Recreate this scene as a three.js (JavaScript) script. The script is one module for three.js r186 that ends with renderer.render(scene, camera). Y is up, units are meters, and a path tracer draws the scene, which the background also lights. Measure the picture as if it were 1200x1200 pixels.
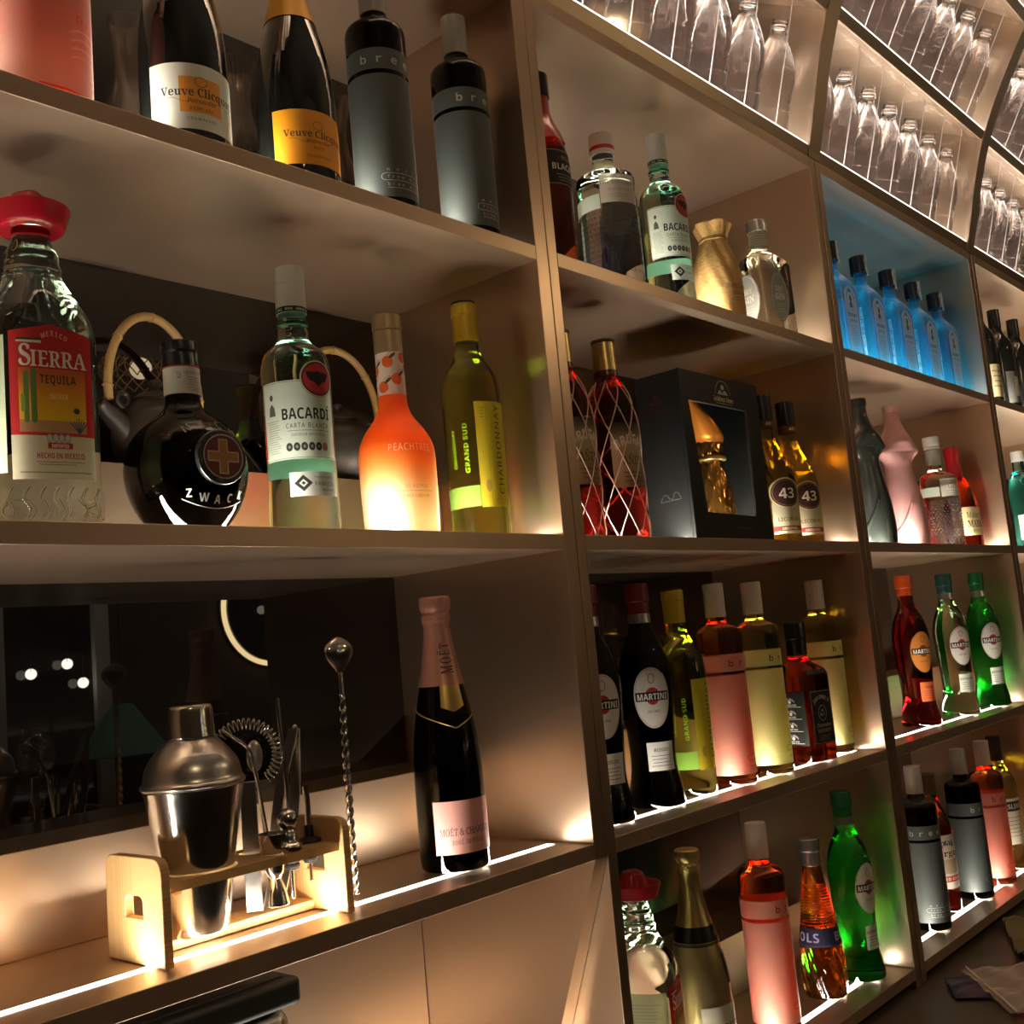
import * as THREE from 'three';
import { RoundedBoxGeometry } from 'three/addons/geometries/RoundedBoxGeometry.js';
import { mergeGeometries } from 'three/addons/utils/BufferGeometryUtils.js';
import { RectAreaLightUniformsLib } from 'three/addons/lights/RectAreaLightUniformsLib.js';

// ------------------------------------------------------------------ camera, light level, renderer
RectAreaLightUniformsLib.init();
const scene = new THREE.Scene();
scene.background = new THREE.Color(0, 0, 0);
const renderer = new THREE.WebGLRenderer({ antialias: true });
renderer.toneMapping = THREE.LinearToneMapping;
renderer.toneMappingExposure = 1.0;
renderer.shadowMap.enabled = true;
const camera = new THREE.PerspectiveCamera(2 * Math.atan(600 / 1280.23) * 180 / Math.PI, 1, 0.02, 30);
camera.position.set(-1.0745, -0.1344, 0.8542);
camera.rotation.order = 'YXZ';
camera.rotation.set(0.1221, -0.8538, -0.0921);
const LED = new THREE.Color(1, 0.92, 0.78);
const LED_POWER = { a: 220, b: 220, c: 108, d: 105 }, RACK_POWER = 19, ROOM_POWER = 2.8;
let seed = 7;
const rnd = () => { seed = (seed * 16807) % 2147483647; return seed / 2147483647; };

// ------------------------------------------------------------------ small helpers
const counts = {};
function numbered(n) { const k = counts[n] = (counts[n] ?? -1) + 1; return k ? n + '_' + String(k).padStart(3, '0') : n; }
function mesh(name, geo, mat, parent) {
  const m = new THREE.Mesh(geo, mat); m.castShadow = m.receiveShadow = true;
  m.name = parent ? name : numbered(name); (parent ?? scene).add(m); return m;
}
function thing(name, label, category, pos = [0, 0, 0], turn = 0, group) {
  const o = new THREE.Group(); o.name = numbered(name); scene.add(o);
  o.position.set(...pos); o.rotation.y = turn; o.userData = { label, category }; if (group) o.userData.group = group;
  return o;
}
function dup(src, label, pos, turn = 0, group) {
  const c = src.clone(); c.name = numbered(src.name.replace(/_\d{3}$/, '')); scene.add(c);
  c.position.set(...pos); c.rotation.y = turn; c.userData = { label, category: src.userData.category };
  if (group) c.userData.group = group; return c;
}
function struct(name, geo, mat) { const m = mesh(name, geo, mat); m.name = name; m.userData.kind = 'structure'; return m; }
const bx = (x0, x1, y0, y1, z0, z1, r = 0) => {
  const w = x1 - x0, h = y1 - y0, d = z1 - z0;
  const g = r ? new RoundedBoxGeometry(w, h, d, 2, r) : new THREE.BoxGeometry(w, h, d);
  return g.translate((x0 + x1) / 2, (y0 + y1) / 2, (z0 + z1) / 2);
};
const tube = (pts, r, seg = 40, rs = 8, closed = false) => new THREE.TubeGeometry(new THREE.CatmullRomCurve3(pts.map(p => new THREE.Vector3(...p)), closed), seg, r, rs, closed);
const join = (gs) => mergeGeometries(gs.map(g => { const n = g.index ? g.toNonIndexed() : g; for (const k of Object.keys(n.attributes)) if (!['position', 'normal', 'uv'].includes(k)) n.deleteAttribute(k); return n; }));

// profile [r, y, bevel] -> polyline with rounded corners
function prof(p, n = 4) {
  const out = [];
  p.forEach((q, i) => {
    const [r, y, b] = q;
    if (!b || !i || i === p.length - 1) { out.push([r, y]); return; }
    const [ar, ay] = p[i - 1], [cr, cy] = p[i + 1], la = Math.hypot(ar - r, ay - y), lc = Math.hypot(cr - r, cy - y);
    const ba = Math.min(b, la * .49), bc = Math.min(b, lc * .49);
    const A = [r + (ar - r) / la * ba, y + (ay - y) / la * ba], C = [r + (cr - r) / lc * bc, y + (cy - y) / lc * bc];
    for (let k = 0; k <= n; k++) { const t = k / n, s = 1 - t; out.push([s * s * A[0] + 2 * s * t * r + t * t * C[0], s * s * A[1] + 2 * s * t * y + t * t * C[1]]); }
  });
  return out;
}
// cross-section: exponent n (2 = round), half-width ratios sx, sz; each may depend on y
const section = (o = {}) => (phi, y) => {
  const n = typeof o.n === 'function' ? o.n(y) : o.n ?? 2, sx = o.sx ?? 1, sz = o.sz ?? 1, s = Math.sin(phi), c = Math.cos(phi);
  const k = n === 2 && sx === 1 && sz === 1 ? 1 : 1 / Math.pow(Math.pow(Math.abs(s / sx), n) + Math.pow(Math.abs(c / sz), n), 1 / n);
  return [s * k, c * k];
};
const ROUND = section();
// closed or open body swept round the y axis
function loft(p, sec = ROUND, N = 40, bend) {
  const pos = [], uv = [], idx = [], y0 = p[0][1], y1 = p[p.length - 1][1];
  let len = 0; const L = p.map((q, i) => i ? (len += Math.hypot(q[0] - p[i - 1][0], q[1] - p[i - 1][1])) : 0);
  p.forEach(([r, y], j) => { for (let i = 0; i <= N; i++) { const [a, b] = sec(i / N * 2 * Math.PI + Math.PI, y); let q = [a * r, y, b * r]; if (bend) q = bend(q); pos.push(...q); uv.push(i / N, (y - Math.min(y0, y1)) / Math.max(1e-6, Math.abs(y1 - y0))); } });
  for (let j = 0; j + 1 < p.length; j++) for (let i = 0; i < N; i++) {
    const a = j * (N + 1) + i, b = a + 1, c = a + N + 1, d = c + 1;
    if (p[j][0] > 1e-6) idx.push(a, b, c); if (p[j + 1][0] > 1e-6) idx.push(b, d, c);
  }
  const g = new THREE.BufferGeometry();
  g.setAttribute('position', new THREE.Float32BufferAttribute(pos, 3)); g.setAttribute('uv', new THREE.Float32BufferAttribute(uv, 2)); g.setIndex(idx); g.computeVertexNormals();
  const n = g.attributes.normal, v = new THREE.Vector3(), w = new THREE.Vector3();
  for (let j = 0; j < p.length; j++) {
    const a = j * (N + 1), b = a + N;
    if (p[j][0] <= 1e-6) { const up = j ? 1 : -1; for (let i = a; i <= b; i++) n.setXYZ(i, 0, up, 0); continue; }
    v.fromBufferAttribute(n, a).add(w.fromBufferAttribute(n, b)).normalize(); n.setXYZ(a, v.x, v.y, v.z); n.setXYZ(b, v.x, v.y, v.z);
  }
  return g;
}
const radiusAt = (p, y) => { for (let i = p.length - 1; i > 0; i--) { const [r0, a] = p[i - 1], [r1, b] = p[i]; if (y >= Math.min(a, b) - 1e-9 && y <= Math.max(a, b) + 1e-9 && Math.abs(b - a) > 1e-7) return r0 + (r1 - r0) * (y - a) / (b - a); } return p[p.length - 1][0]; };
// a label lying on a profile, between heights y0..y1 and angles a0..a1 (0 faces +z, positive to the right)
function wrap(p, y0, y1, a0, a1, o = {}) {
  const { sec = ROUND, off = .0005, oval = false, nu = 20, nv = 6, shape } = o, g = new THREE.PlaneGeometry(1, 1, nu, nv), P = g.attributes.position, U = g.attributes.uv;
  for (let i = 0; i < P.count; i++) {
    let u = U.getX(i), v = U.getY(i);
    if (oval) { const x = u * 2 - 1, y = v * 2 - 1, m = Math.max(Math.abs(x), Math.abs(y)), l = Math.hypot(x, y) || 1; u = (x * m / l + 1) / 2; v = (y * m / l + 1) / 2; U.setXY(i, u, v); }
    const y = y0 + (y1 - y0) * (shape ? shape(u, v) : v), a = a0 + (a1 - a0) * u, r = radiusAt(p, y), [s, c] = sec(a, y), k = 1 + off / Math.max(r, .005);
    P.setXYZ(i, s * r * k, y, c * r * k);
  }
  g.computeVertexNormals(); return g;
}
const D = Math.PI / 180;

// ------------------------------------------------------------------ textures
function canvas(w, h, draw) {
  const c = document.createElement('canvas'); c.width = w; c.height = h; const g = c.getContext('2d'); draw(g, w, h);
  const t = new THREE.CanvasTexture(c); t.colorSpace = THREE.SRGBColorSpace; t.anisotropy = 4; return t;
}
function txt(g, s, x, y, size, color = '#222', o = {}) {
  g.save(); g.translate(x, y); if (o.rot) g.rotate(o.rot); if (o.sx) g.scale(o.sx, 1);
  g.fillStyle = color; g.font = (o.weight ?? '') + ' ' + size + 'px ' + (o.font ?? 'sans-serif'); g.textAlign = o.align ?? 'center'; g.textBaseline = 'middle';
  if (o.space) { const w = [...s].map(c => g.measureText(c).width + o.space), W = w.reduce((a, b) => a + b, 0) - o.space; let X = o.align === 'left' ? 0 : -W / 2; g.textAlign = 'left'; [...s].forEach((c, i) => { g.fillText(c, X, 0); X += w[i]; }); }
  else g.fillText(s, 0, 0);
  g.restore();
}
function arcText(g, s, cx, cy, R, a0, a1, size, color, o = {}) {
  [...s].forEach((c, i) => { const a = a0 + (a1 - a0) * i / Math.max(1, s.length - 1); txt(g, c, cx + R * Math.sin(a), cy - R * Math.cos(a), size, color, { ...o, rot: o.flip ? a + Math.PI : a }); });
}
const fill = (g, c, x, y, w, h) => { g.fillStyle = c; g.fillRect(x, y, w, h); };
function lines(g, x, y, w, n, dy, color, t = 2) { for (let i = 0; i < n; i++) fill(g, color, x + (i % 3) * w * .04, y + i * dy, w * (1 - (i * 7 % 4) * .07), t); }
function ellipse(g, x, y, rx, ry, c, stroke, lw) { g.beginPath(); g.ellipse(x, y, rx, ry, 0, 0, 7); if (c) { g.fillStyle = c; g.fill(); } if (stroke) { g.strokeStyle = stroke; g.lineWidth = lw; g.stroke(); } }
function noiseTex(w, h, sx, sy, lo, hi, octs = 3) {
  const d = new Uint8Array(w * h * 4), grids = [];
  for (let o = 0; o < octs; o++) { const gw = Math.max(2, sx << o), gh = Math.max(2, sy << o); grids.push([gw, gh, Float32Array.from({ length: gw * gh }, rnd), 1 / (o + 1)]); }
  for (let y = 0; y < h; y++) for (let x = 0; x < w; x++) {
    let s = 0, t = 0;
    for (const [gw, gh, a, k] of grids) {
      const X = x / w * gw, Y = y / h * gh, i = X | 0, j = Y | 0, u = X - i, v = Y - j, at = (p, q) => a[(q % gh) * gw + p % gw];
      s += k * ((at(i, j) * (1 - u) + at(i + 1, j) * u) * (1 - v) + (at(i, j + 1) * (1 - u) + at(i + 1, j + 1) * u) * v); t += k;
    }
    const q = 255 * (lo + (hi - lo) * s / t), k = (y * w + x) * 4; d[k] = d[k + 1] = d[k + 2] = q; d[k + 3] = 255;
  }
  const T = new THREE.DataTexture(d, w, h); T.magFilter = T.minFilter = THREE.LinearFilter; T.wrapS = T.wrapT = THREE.RepeatWrapping; T.needsUpdate = true; return T;
}

// ------------------------------------------------------------------ materials
const S = (c, rough = .5, metal = 0, o = {}) => new THREE.MeshPhysicalMaterial({ color: Array.isArray(c) ? new THREE.Color().setRGB(...c) : c, roughness: rough, metalness: metal, ...o });
const brushed = noiseTex(256, 256, 160, 3, .93, 1.0, 2), rough = noiseTex(256, 256, 96, 2, .75, 1.0, 2);
const M = {
  metal: S([.57, .41, .285], .31, .88), shelf: S([.57, .41, .285], .32, .68),
  edge: S([.42, .33, .235], .42, .85),
  mirror: S([.006, .005, .004], .01, 0, { ior: 1.75 }),
  groove: S([.01, .008, .006], .9),
  steel: S([.62, .60, .57], .16, 1),
  steelSoft: S([.6, .58, .55], .28, 1),
  rubber: S([.012, .012, .012], .5),
  wood: null, bamboo: S([.42, .26, .10], .5), clay: S([.035, .028, .022], .42),
  whiteCap: S([.66, .64, .60], .45), greyCap: S([.52, .50, .47], .4, .2), blackCap: S([.012, .012, .014], .25, 0, { clearcoat: .5 }),
  gold: S([.62, .44, .14], .30, .9), goldFoil: S([.66, .49, .2], .3, .85), silver: S([.6, .6, .58], .3, .9),
  redWax: S([.42, .012, .018], .28, 0, { clearcoat: .5 }), redPlastic: S([.55, .015, .03], .25, 0, { transmission: .25, thickness: 0 }),
  acrylic: S([.97, .96, .95], .04, 0, { transmission: 1, ior: 1.49 }),
  pet: S([.98, .97, .96], .0, 0, { transmission: 1, thickness: .04, ior: 1.3, attenuationColor: new THREE.Color(.95, .935, .925), attenuationDistance: .12 }),
  frost: S([.9, .88, .86], .6, 0, { transmission: .5, thickness: 0 }),
  led: new THREE.MeshStandardMaterial({ color: 0xffffff, emissive: LED, emissiveIntensity: 6, roughness: .6 }),
  rackLed: new THREE.MeshStandardMaterial({ color: 0xffffff, emissive: new THREE.Color(1, .90, .83), emissiveIntensity: 3.6, roughness: .6 }),
  copper: S([.08, .052, .04], .34, .6),
  white: S([.7, .68, .64], .6),
};
{ const grain = canvas(256, 256, (g, w, h) => { fill(g, '#d8b078', 0, 0, w, h); for (let i = 0; i < 90; i++) { g.fillStyle = `rgba(${120 + rnd() * 60 | 0},${80 + rnd() * 40 | 0},40,${.05 + rnd() * .16})`; g.fillRect(rnd() * w, 0, 1 + rnd() * 3, h); } });
  M.wood = S(0xffffff, .5, 0, { map: grain }); }
const glass = (c, d = .07, o = {}) => new THREE.MeshPhysicalMaterial({ color: 0xffffff, roughness: o.rough ?? .0, metalness: 0, transmission: 1, thickness: .05, ior: o.ior ?? 1.42, attenuationColor: new THREE.Color().setRGB(...c), attenuationDistance: d });
const paper = (t, o = {}) => S(o.color ?? 0xffffff, o.rough ?? .75, o.metal ?? 0, { map: t, transmission: o.through ?? .3, thickness: 0, transparent: !!o.cut, alphaTest: 0, side: THREE.DoubleSide });
const print = (t) => S(0xffffff, .5, 0, { map: t, transparent: true, side: THREE.DoubleSide });
const G = {
  clear: glass([.86, .95, .86], .09), aqua: glass([.62, .93, .78], .09), lime: glass([.78, .92, .26], .08), darkGreen: glass([.004, .018, .006], .02),
  green: glass([.03, .58, .10], .06), red: glass([.55, .02, .03], .035), rose: glass([.93, .35, .20], .06), straw: glass([.90, .85, .35], .08),
  whisky: glass([.78, .20, .02], .05), amber: glass([.98, .76, .14], .07), brandy: glass([.95, .34, .03], .07), rum: glass([.70, .12, .04], .05), blue: S([.10, .66, .95], .37, 0, { transmission: 1, thickness: 0, ior: 1.5 }), black: S([.006, .007, .006], .05, 0, { clearcoat: 1, clearcoatRoughness: .02 }), purple: glass([.10, .03, .45], .05),
};

// ------------------------------------------------------------------ setting
const ROOM = { x0: -2.3, x1: 3.6, y0: -1.72, y1: 1.98, z0: -.36, z1: 2.62 };
{ const wm = S([.075, .055, .038], .85), t = .12, { x0, x1, y0, y1, z0, z1 } = ROOM;
  struct('floor', bx(x0 - t, x1 + t, y0 - t, y0, z0 - t, z1 + t), S([.05, .036, .026], .5));
  struct('ceiling', bx(x0 - t, x1 + t, y1, y1 + t, z0 - t, z1 + t), S([.07, .055, .04], .8));
  struct('wall_back', bx(x0 - t, x1 + t, y0, y1, z0 - t, z0), wm); struct('wall_front', bx(x0 - t, x1 + t, y0, y1, z1, z1 + t), wm);
  struct('wall_left', bx(x0 - t, x0, y0, y1, z0, z1), wm); struct('wall_right', bx(x1, x1 + t, y0, y1, z0, z1), wm);
}

// ------------------------------------------------------------------ shelf units: four cabinets side by side
const ROW = { a: .3795, b: 0, c: -.3809, d: -.7647 }, TH = .0195, DEPTH = .3228, TOP = .7332;
const PITCH = .878, W = .8313;                                   // clear opening
const COL = [-W, .0444, .0444 + PITCH, .0444 + 2 * PITCH];      // left inner faces
const WT = -.80;                                                  // worktop height
function ledLight(parent, w, x, y, z, power, color = LED, tilt) {
  const l = new THREE.RectAreaLight(color, power, w, .010); l.position.set(x, y, z); l.rotation.x = tilt ?? Math.PI / 2; parent.add(l); return l;
}
const unitLabels = ['bronze metal shelf cabinet holding the bar tools and tequila, first from the left', 'bronze metal shelf cabinet holding the black gift box, second from the left', 'bronze metal shelf cabinet holding the blue gin bottles, third from the left', 'bronze metal shelf cabinet at the far right edge, its bottles mostly cut off'];
COL.forEach((x, i) => {
  const u = thing('shelf_unit', unitLabels[i], 'shelf unit', [x, WT, 0], 0), Y = (y) => y - WT;
  const pl = i === 1 ? .0191 : .0205, pr = i === 0 ? .0243 : .0222, low = WT + .001;
  const side = (x0, x1, raked) => {
    if (!raked) { mesh('side_panel', bx(x0, x1, Y(low), Y(.755), -.34, 0, .0012), M.metal, u); return; }
    mesh('side_panel', bx(x0, x1, Y(ROW.c - TH), Y(.755), -.34, 0, .0012), M.metal, u);   // the lower part is cut back at a slant
    const s = new THREE.Shape(); s.moveTo(.34, Y(low)); s.lineTo(.155, Y(low)); s.lineTo(0, Y(ROW.c - TH)); s.lineTo(.34, Y(ROW.c - TH)); s.closePath();
    const g = new THREE.ExtrudeGeometry(s, { depth: x1 - x0, bevelEnabled: false }); g.rotateY(Math.PI / 2); g.translate(x0, 0, 0);
    mesh('slanted_panel', g, M.metal, u);
  };
  side(-pl, 0, false); side(W, W + pr, i === 0);
  mesh('top_panel', bx(0, W, Y(TOP), Y(.755), -.34, 0, .001), M.shelf, u);
  mesh('back_panel', bx(0, W, Y(low), Y(.755), -.338, -DEPTH - .002), M.groove, u);
  for (const [k, y] of Object.entries(ROW)) {
    const top = Y(y), sh = mesh('shelf', bx(0, W, top - TH, top, -DEPTH, 0, .001), M.shelf, u);
    mesh('led_strip', bx(.016, W - .016, top - .001, top + .0004, -.061, -.049), M.led, sh);
    ledLight(u, W - .05, W / 2, top + .0009, -.055, LED_POWER[k] * (i === 2 && k === 'a' ? .55 : 1));
    const roof = k === 'a' ? TOP : k === 'b' ? ROW.a - TH : k === 'c' ? ROW.b - TH : ROW.c - TH;
    if (i || k !== 'd') mesh('step_riser', bx(0, W, top, top + .098, -DEPTH, -.211, .001), M.metal, u);
    if (i || k !== 'd') mesh('back_mirror', bx(.001, W - .001, top + .098, Y(roof), -DEPTH - .001, -DEPTH + .003), M.mirror, u);
  }
  if (i === 0) mesh('back_plate', bx(.001, W - .001, Y(ROW.d), Y(ROW.c) - TH, -DEPTH, -DEPTH + .004), M.metal, u);
});
// worktop and base below
{ const t = thing('worktop', 'dark brown stone worktop running under the shelf cabinets', 'worktop', [1, WT, 0]);
  mesh('slab', bx(-1.95, 1.7, -.04, 0, -.35, .42, .004), S([.10, .075, .055], .38), t);
  const b = thing('base_cabinet', 'dark base cabinet under the worktop', 'cabinet', [1, ROOM.y0, 0]);
  mesh('carcass', bx(-1.93, 1.68, 0, WT - .042 - ROOM.y0, -.35, .37, .003), S([.05, .04, .03], .5), b);
  for (let k = 0; k < 6; k++) mesh('door', bx(-1.92 + k * .6, -1.335 + k * .6, .1, WT - .06 - ROOM.y0, .371, .39, .002), S([.06, .045, .035], .5), b);
}

// ------------------------------------------------------------------ curved rack above: ribs, rails, copper backs
const NODE = [[.768, 0], [1.036, .079], [1.283, .222], [1.49, .405]];   // [y, z] of the rails' front
const ribX = [-W - .02, .0222, .0222 + PITCH, .0222 + 2 * PITCH, .0222 + 3 * PITCH];
const cellFrame = (j) => { const [a, b] = [NODE[j], NODE[j + 1]], L = Math.hypot(b[0] - a[0], b[1] - a[1]); return { L, ty: (b[0] - a[0]) / L, tz: (b[1] - a[1]) / L, a }; };
{
  const r = thing('curved_rack', 'curved bronze rack frame leaning out above the shelf cabinets', 'rack', [.9, .756, 0]);
  const at = (g) => g.translate(-.9, -.756, 0);
  const shape = new THREE.Shape();
  const crv = new THREE.CatmullRomCurve3(NODE.map(p => new THREE.Vector3(p[1], p[0], 0))), P = crv.getPoints(24);
  shape.moveTo(-.34, .757); shape.lineTo(0, .757); P.forEach(p => shape.lineTo(p.x + .002, p.y)); shape.lineTo(-.34, 1.78); shape.closePath();
  ribX.forEach((x, i) => {
    const g = new THREE.ExtrudeGeometry(shape, { depth: .046, bevelEnabled: true, bevelSize: .0008, bevelThickness: .0008, bevelSegments: 1 });
    g.rotateY(-Math.PI / 2); g.translate(x + .023, 0, 0); mesh('rib', at(g), M.edge, r);
  });
  for (let c = 0; c < 4; c++) for (let j = 0; j < 4; j++) {
    const x0 = ribX[c] + .0245, x1 = ribX[c + 1] - .0245, { ty, tz } = cellFrame(Math.min(j, 2)), [y, z] = NODE[j];
    const place = (g) => { const m = new THREE.Matrix4().makeBasis(new THREE.Vector3(1, 0, 0), new THREE.Vector3(0, ty, tz), new THREE.Vector3(0, -tz, ty)).setPosition(0, y, z); return at(g.applyMatrix4(m)); };
    const rail = mesh('rail', place(bx(x0, x1, -.011, .011, -.30, 0, .001)), M.edge, r);
    if (j === 3) continue;
    const { L } = cellFrame(j);
    mesh('back_panel', place(bx(x0, x1, .012, L - .012, -.235, -.225)), M.copper, r);
    mesh('light_panel', place(bx(x0 + .003, x1 - .003, .0108, .0128, -.205, -.0008)), M.rackLed, rail);
    const p = new THREE.Vector3((x0 + x1) / 2 - .9, y + ty * .0134 + tz * .104 - .756, z + tz * .0134 - ty * .104);
    ledLight(r, x1 - x0 - .012, p.x, p.y, p.z, RACK_POWER, new THREE.Color(1, .88, .80), Math.PI / 2 + Math.atan2(tz, ty)).height = .19;
  }
}
// clear bins and empty bottles in the rack
{
  const bp = prof([[0, .006], [.012, .004, .004], [.036, 0, .006], [.0415, .01, .006], [.0415, .055, .004], [.0395, .06, .003], [.0395, .075, .003], [.0415, .08, .004], [.0425, .118, .02], [.034, .150, .02], [.017, .185, .01], [.0148, .200, .002], [.0175, .2015, .001], [.0175, .2045, .001], [.0142, .206, .001], [.0142, .209, .001], [.0165, .2105, .001], [.0165, .2125, .001], [.014, .214, .001], [.014, .223, .001], [.0125, .2235], [.0125, .19]], 3);
  const bodyG = loft(bp, (phi) => { const k = 1 + .012 * Math.cos(12 * phi); return [Math.sin(phi) * k, Math.cos(phi) * k]; }, 36);
  const ring = loft(prof([[.0142, .1995], [.0182, .2, .001], [.0182, .206, .001], [.0142, .2065]]), ROUND, 28);
  const nth = ['first', 'second', 'third', 'fourth', 'fifth', 'sixth', 'seventh'];
  const cells = [[1, 0, 'over the clear spirits', 'right'], [2, 0, 'over the blue gin bottles', 'right'], [2, 1, 'second tier over the blue gin', 'right'], [2, 2, 'top tier over the blue gin', 'right'], [3, 0, 'over the black bottles at right', 'left'], [3, 1, 'second tier at the right edge', 'left']];
  let first;
  for (const [c, j, where, end] of cells) {
    const { L, ty, tz, a } = cellFrame(j), x0 = ribX[c] + .026, x1 = ribX[c + 1] - .026, tilt = Math.atan2(tz, ty);
    const local = (x, y, z) => [x, a[0] + ty * y - tz * z, a[1] + tz * y + ty * z];
    const bin = thing('acrylic_bin', 'clear acrylic display bin of empty bottles ' + where, 'display bin', local((x0 + x1) / 2, .0130, 0)); bin.rotation.x = tilt;
    const w = x1 - x0, h = L - .026;
    mesh('front_panel', bx(-w / 2, w / 2, .001, h, -.006, -.003, .0008), M.acrylic, bin);
    for (const s of [-1, 1]) mesh('side_panel', bx(s * (w / 2 - .0015) - .0015, s * (w / 2 - .0015) + .0015, .001, h, -.21, -.0065, .0008), M.acrylic, bin);
    for (const zz of [-.0185, -.20]) mesh('top_rail', bx(-w / 2 + .003, w / 2 - .003, h - .006, h, zz - .004, zz + .004, .0008), M.acrylic, bin);
    const n = 7, p = .1175;
    for (let k = 1; k < n; k++) mesh('divider', bx((k - n / 2) * p - .001, (k - n / 2) * p + .001, .003, h - .007, -.205, -.0075, .0005), M.acrylic, bin);
    for (let k = 1; k < n; k++) mesh('divider_edge', bx((k - n / 2) * p - .0011, (k - n / 2) * p + .0011, .003, h - .007, -.0072, -.0062), M.frost, bin);
    for (const [row, zz] of [['front', -.062], ['back', -.150]]) for (let k = 0; k < n; k++) {
      const pos = local((x0 + x1) / 2 + (k - 3) * p + (row === 'back' ? .006 : 0), .0145, zz), label = `clear plastic bottle, ${row} row ${where}, ${nth[end === 'left' ? k : n - 1 - k]} from the ${end}`, grp = `${row} row of clear bottles ` + where;
      let b;
      if (!first) { b = first = thing('clear_bottle', label, 'bottle', pos, 0, grp); mesh('body', bodyG, M.pet, b); mesh('neck_ring', ring, M.pet, b); }
      else b = dup(first, label, pos, 0, grp);
      b.rotation.set(tilt, 0, 0);
    }
  }
}
// ------------------------------------------------------------------ bottle builders (each called once per kind, then dup)
const on = (row, x, z, lift = .0012) => [x, ROW[row] + lift, z];
const cyl = (r, y0, y1, b = .001, r1 = r) => loft(prof([[0, y0], [r, y0, b], [r1, y1, b], [0, y1]]), ROUND, 32);
function screwCap(t, mat, r, y0, y1, knurl, r1 = r) {                     // a capsule with a seam and a rolled top
  const h = y1 - y0;
  return mesh('cap', loft(prof([[r * .9, y0], [r, y0, .0004], [r, y0 + h * .60, .0003], [r * .985, y0 + h * .61, .0003], [r * .985, y0 + h * .625, .0003], [r1, y0 + h * .64, .0003], [r1, y1 - .004], [r1 * .985, y1 - .003], [r1, y1 - .002], [r1, y1, .0012], [0, y1]], 3), knurl ? (p) => { const k = 1 + .015 * Math.cos(48 * p); return [Math.sin(p) * k, Math.cos(p) * k]; } : ROUND, knurl ? 96 : 32), mat, t);
}

// --- tall frosted cylinder bottles (wine)
const T_bree = (bg, ink, names) => canvas(1024, 1024, (g, w, h) => {
  fill(g, bg, 0, 0, w, h); fill(g, '#0000', 0, 0, 1, 1);
  g.clearRect(0, 148, w, 30); 
  txt(g, 'b r e e', 640, 78, 74, ink, { align: 'center', weight: 'bold', font: 'monospace', sx: 1 });
  names.forEach((n, i) => txt(g, n, 590, 838 + i * 50, 30, ink, { font: 'monospace', space: 9, align: 'left' }));
  g.strokeStyle = ink; g.lineWidth = 4; g.beginPath(); g.roundRect(560, 864, 330, 48, 24); g.stroke(); g.beginPath(); g.moveTo(590, 962); g.lineTo(880, 962); g.stroke();
});
const breeP = prof([[0, .004], [.028, .002, .006], [.0368, 0, .005], [.0368, .243, .011], [.0170, .2505, .004], [.0146, .257, .004], [.0146, .285]]);
function bree(name, label, pos, turn, liquid, tex, through, group, capMat = M.greyCap) {
  const t = thing(name, label, 'bottle', pos, turn, group);
  mesh('body', loft(breeP, ROUND, 48), liquid, t);
  mesh('label', wrap(breeP, .016, .202, -170 * D, 170 * D, { nu: 56, nv: 4, off: .0004 }), S(0xffffff, .62, 0, { map: tex, transmission: through, thickness: 0, transparent: true, side: THREE.DoubleSide }), t);
  screwCap(t, capMat, .0166, .262, .316); return t;
}
const breeBlackT = T_bree('#59605c', '#d8d8d0', ['m e r l o t', 'free minded', 'bree wine']), breeRoseT = T_bree('#f0a690', '#7a3a34', ['r o s e', '', '']), breeStrawT = T_bree('#efe9a0', '#55502a', ['w e i s s', '', '']);
const breeDark = glass([.02, .001, .004], .02);
const br1 = bree('wine_bottle', 'dark grey frosted wine bottle right of the orange-labelled champagne on the top shelf', on('a', -.205, -.055), -67 * D, breeDark, breeBlackT, .35);
dup(br1, 'dark grey frosted wine bottle nearest the divider on the top left shelf', on('a', -.060, -.055), -47 * D);
const rose1 = bree('wine_bottle', 'pink frosted rose wine bottle between the pale green wine and two yellow ones', on('c', .465, -.075), -33 * D, G.rose, breeRoseT, .45, undefined, M.whiteCap);
const straw1 = bree('wine_bottle', 'pale yellow frosted wine bottle left of the square black-labelled whiskey', on('c', .578, -.070), -26 * D, G.straw, breeStrawT, .45, undefined, M.whiteCap);
dup(straw1, 'pale yellow frosted wine bottle right of the square black-labelled whiskey', on('c', .832, -.080), -24 * D);
dup(rose1, 'pink frosted rose wine bottle between the gold champagne and the orange liqueur', on('d', .503, -.070), -25 * D);
dup(br1, 'dark grey frosted wine bottle nearest the divider on the lowest right shelf', on('d', 1.137, -.066), -94 * D);
dup(br1, 'dark grey frosted wine bottle between the amber rum and the pink wine', on('d', 1.403, -.070), -44 * D);
dup(rose1, 'pink frosted rose wine bottle at the right end of the lowest shelf', on('d', 1.543, -.066), -51 * D);

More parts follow.
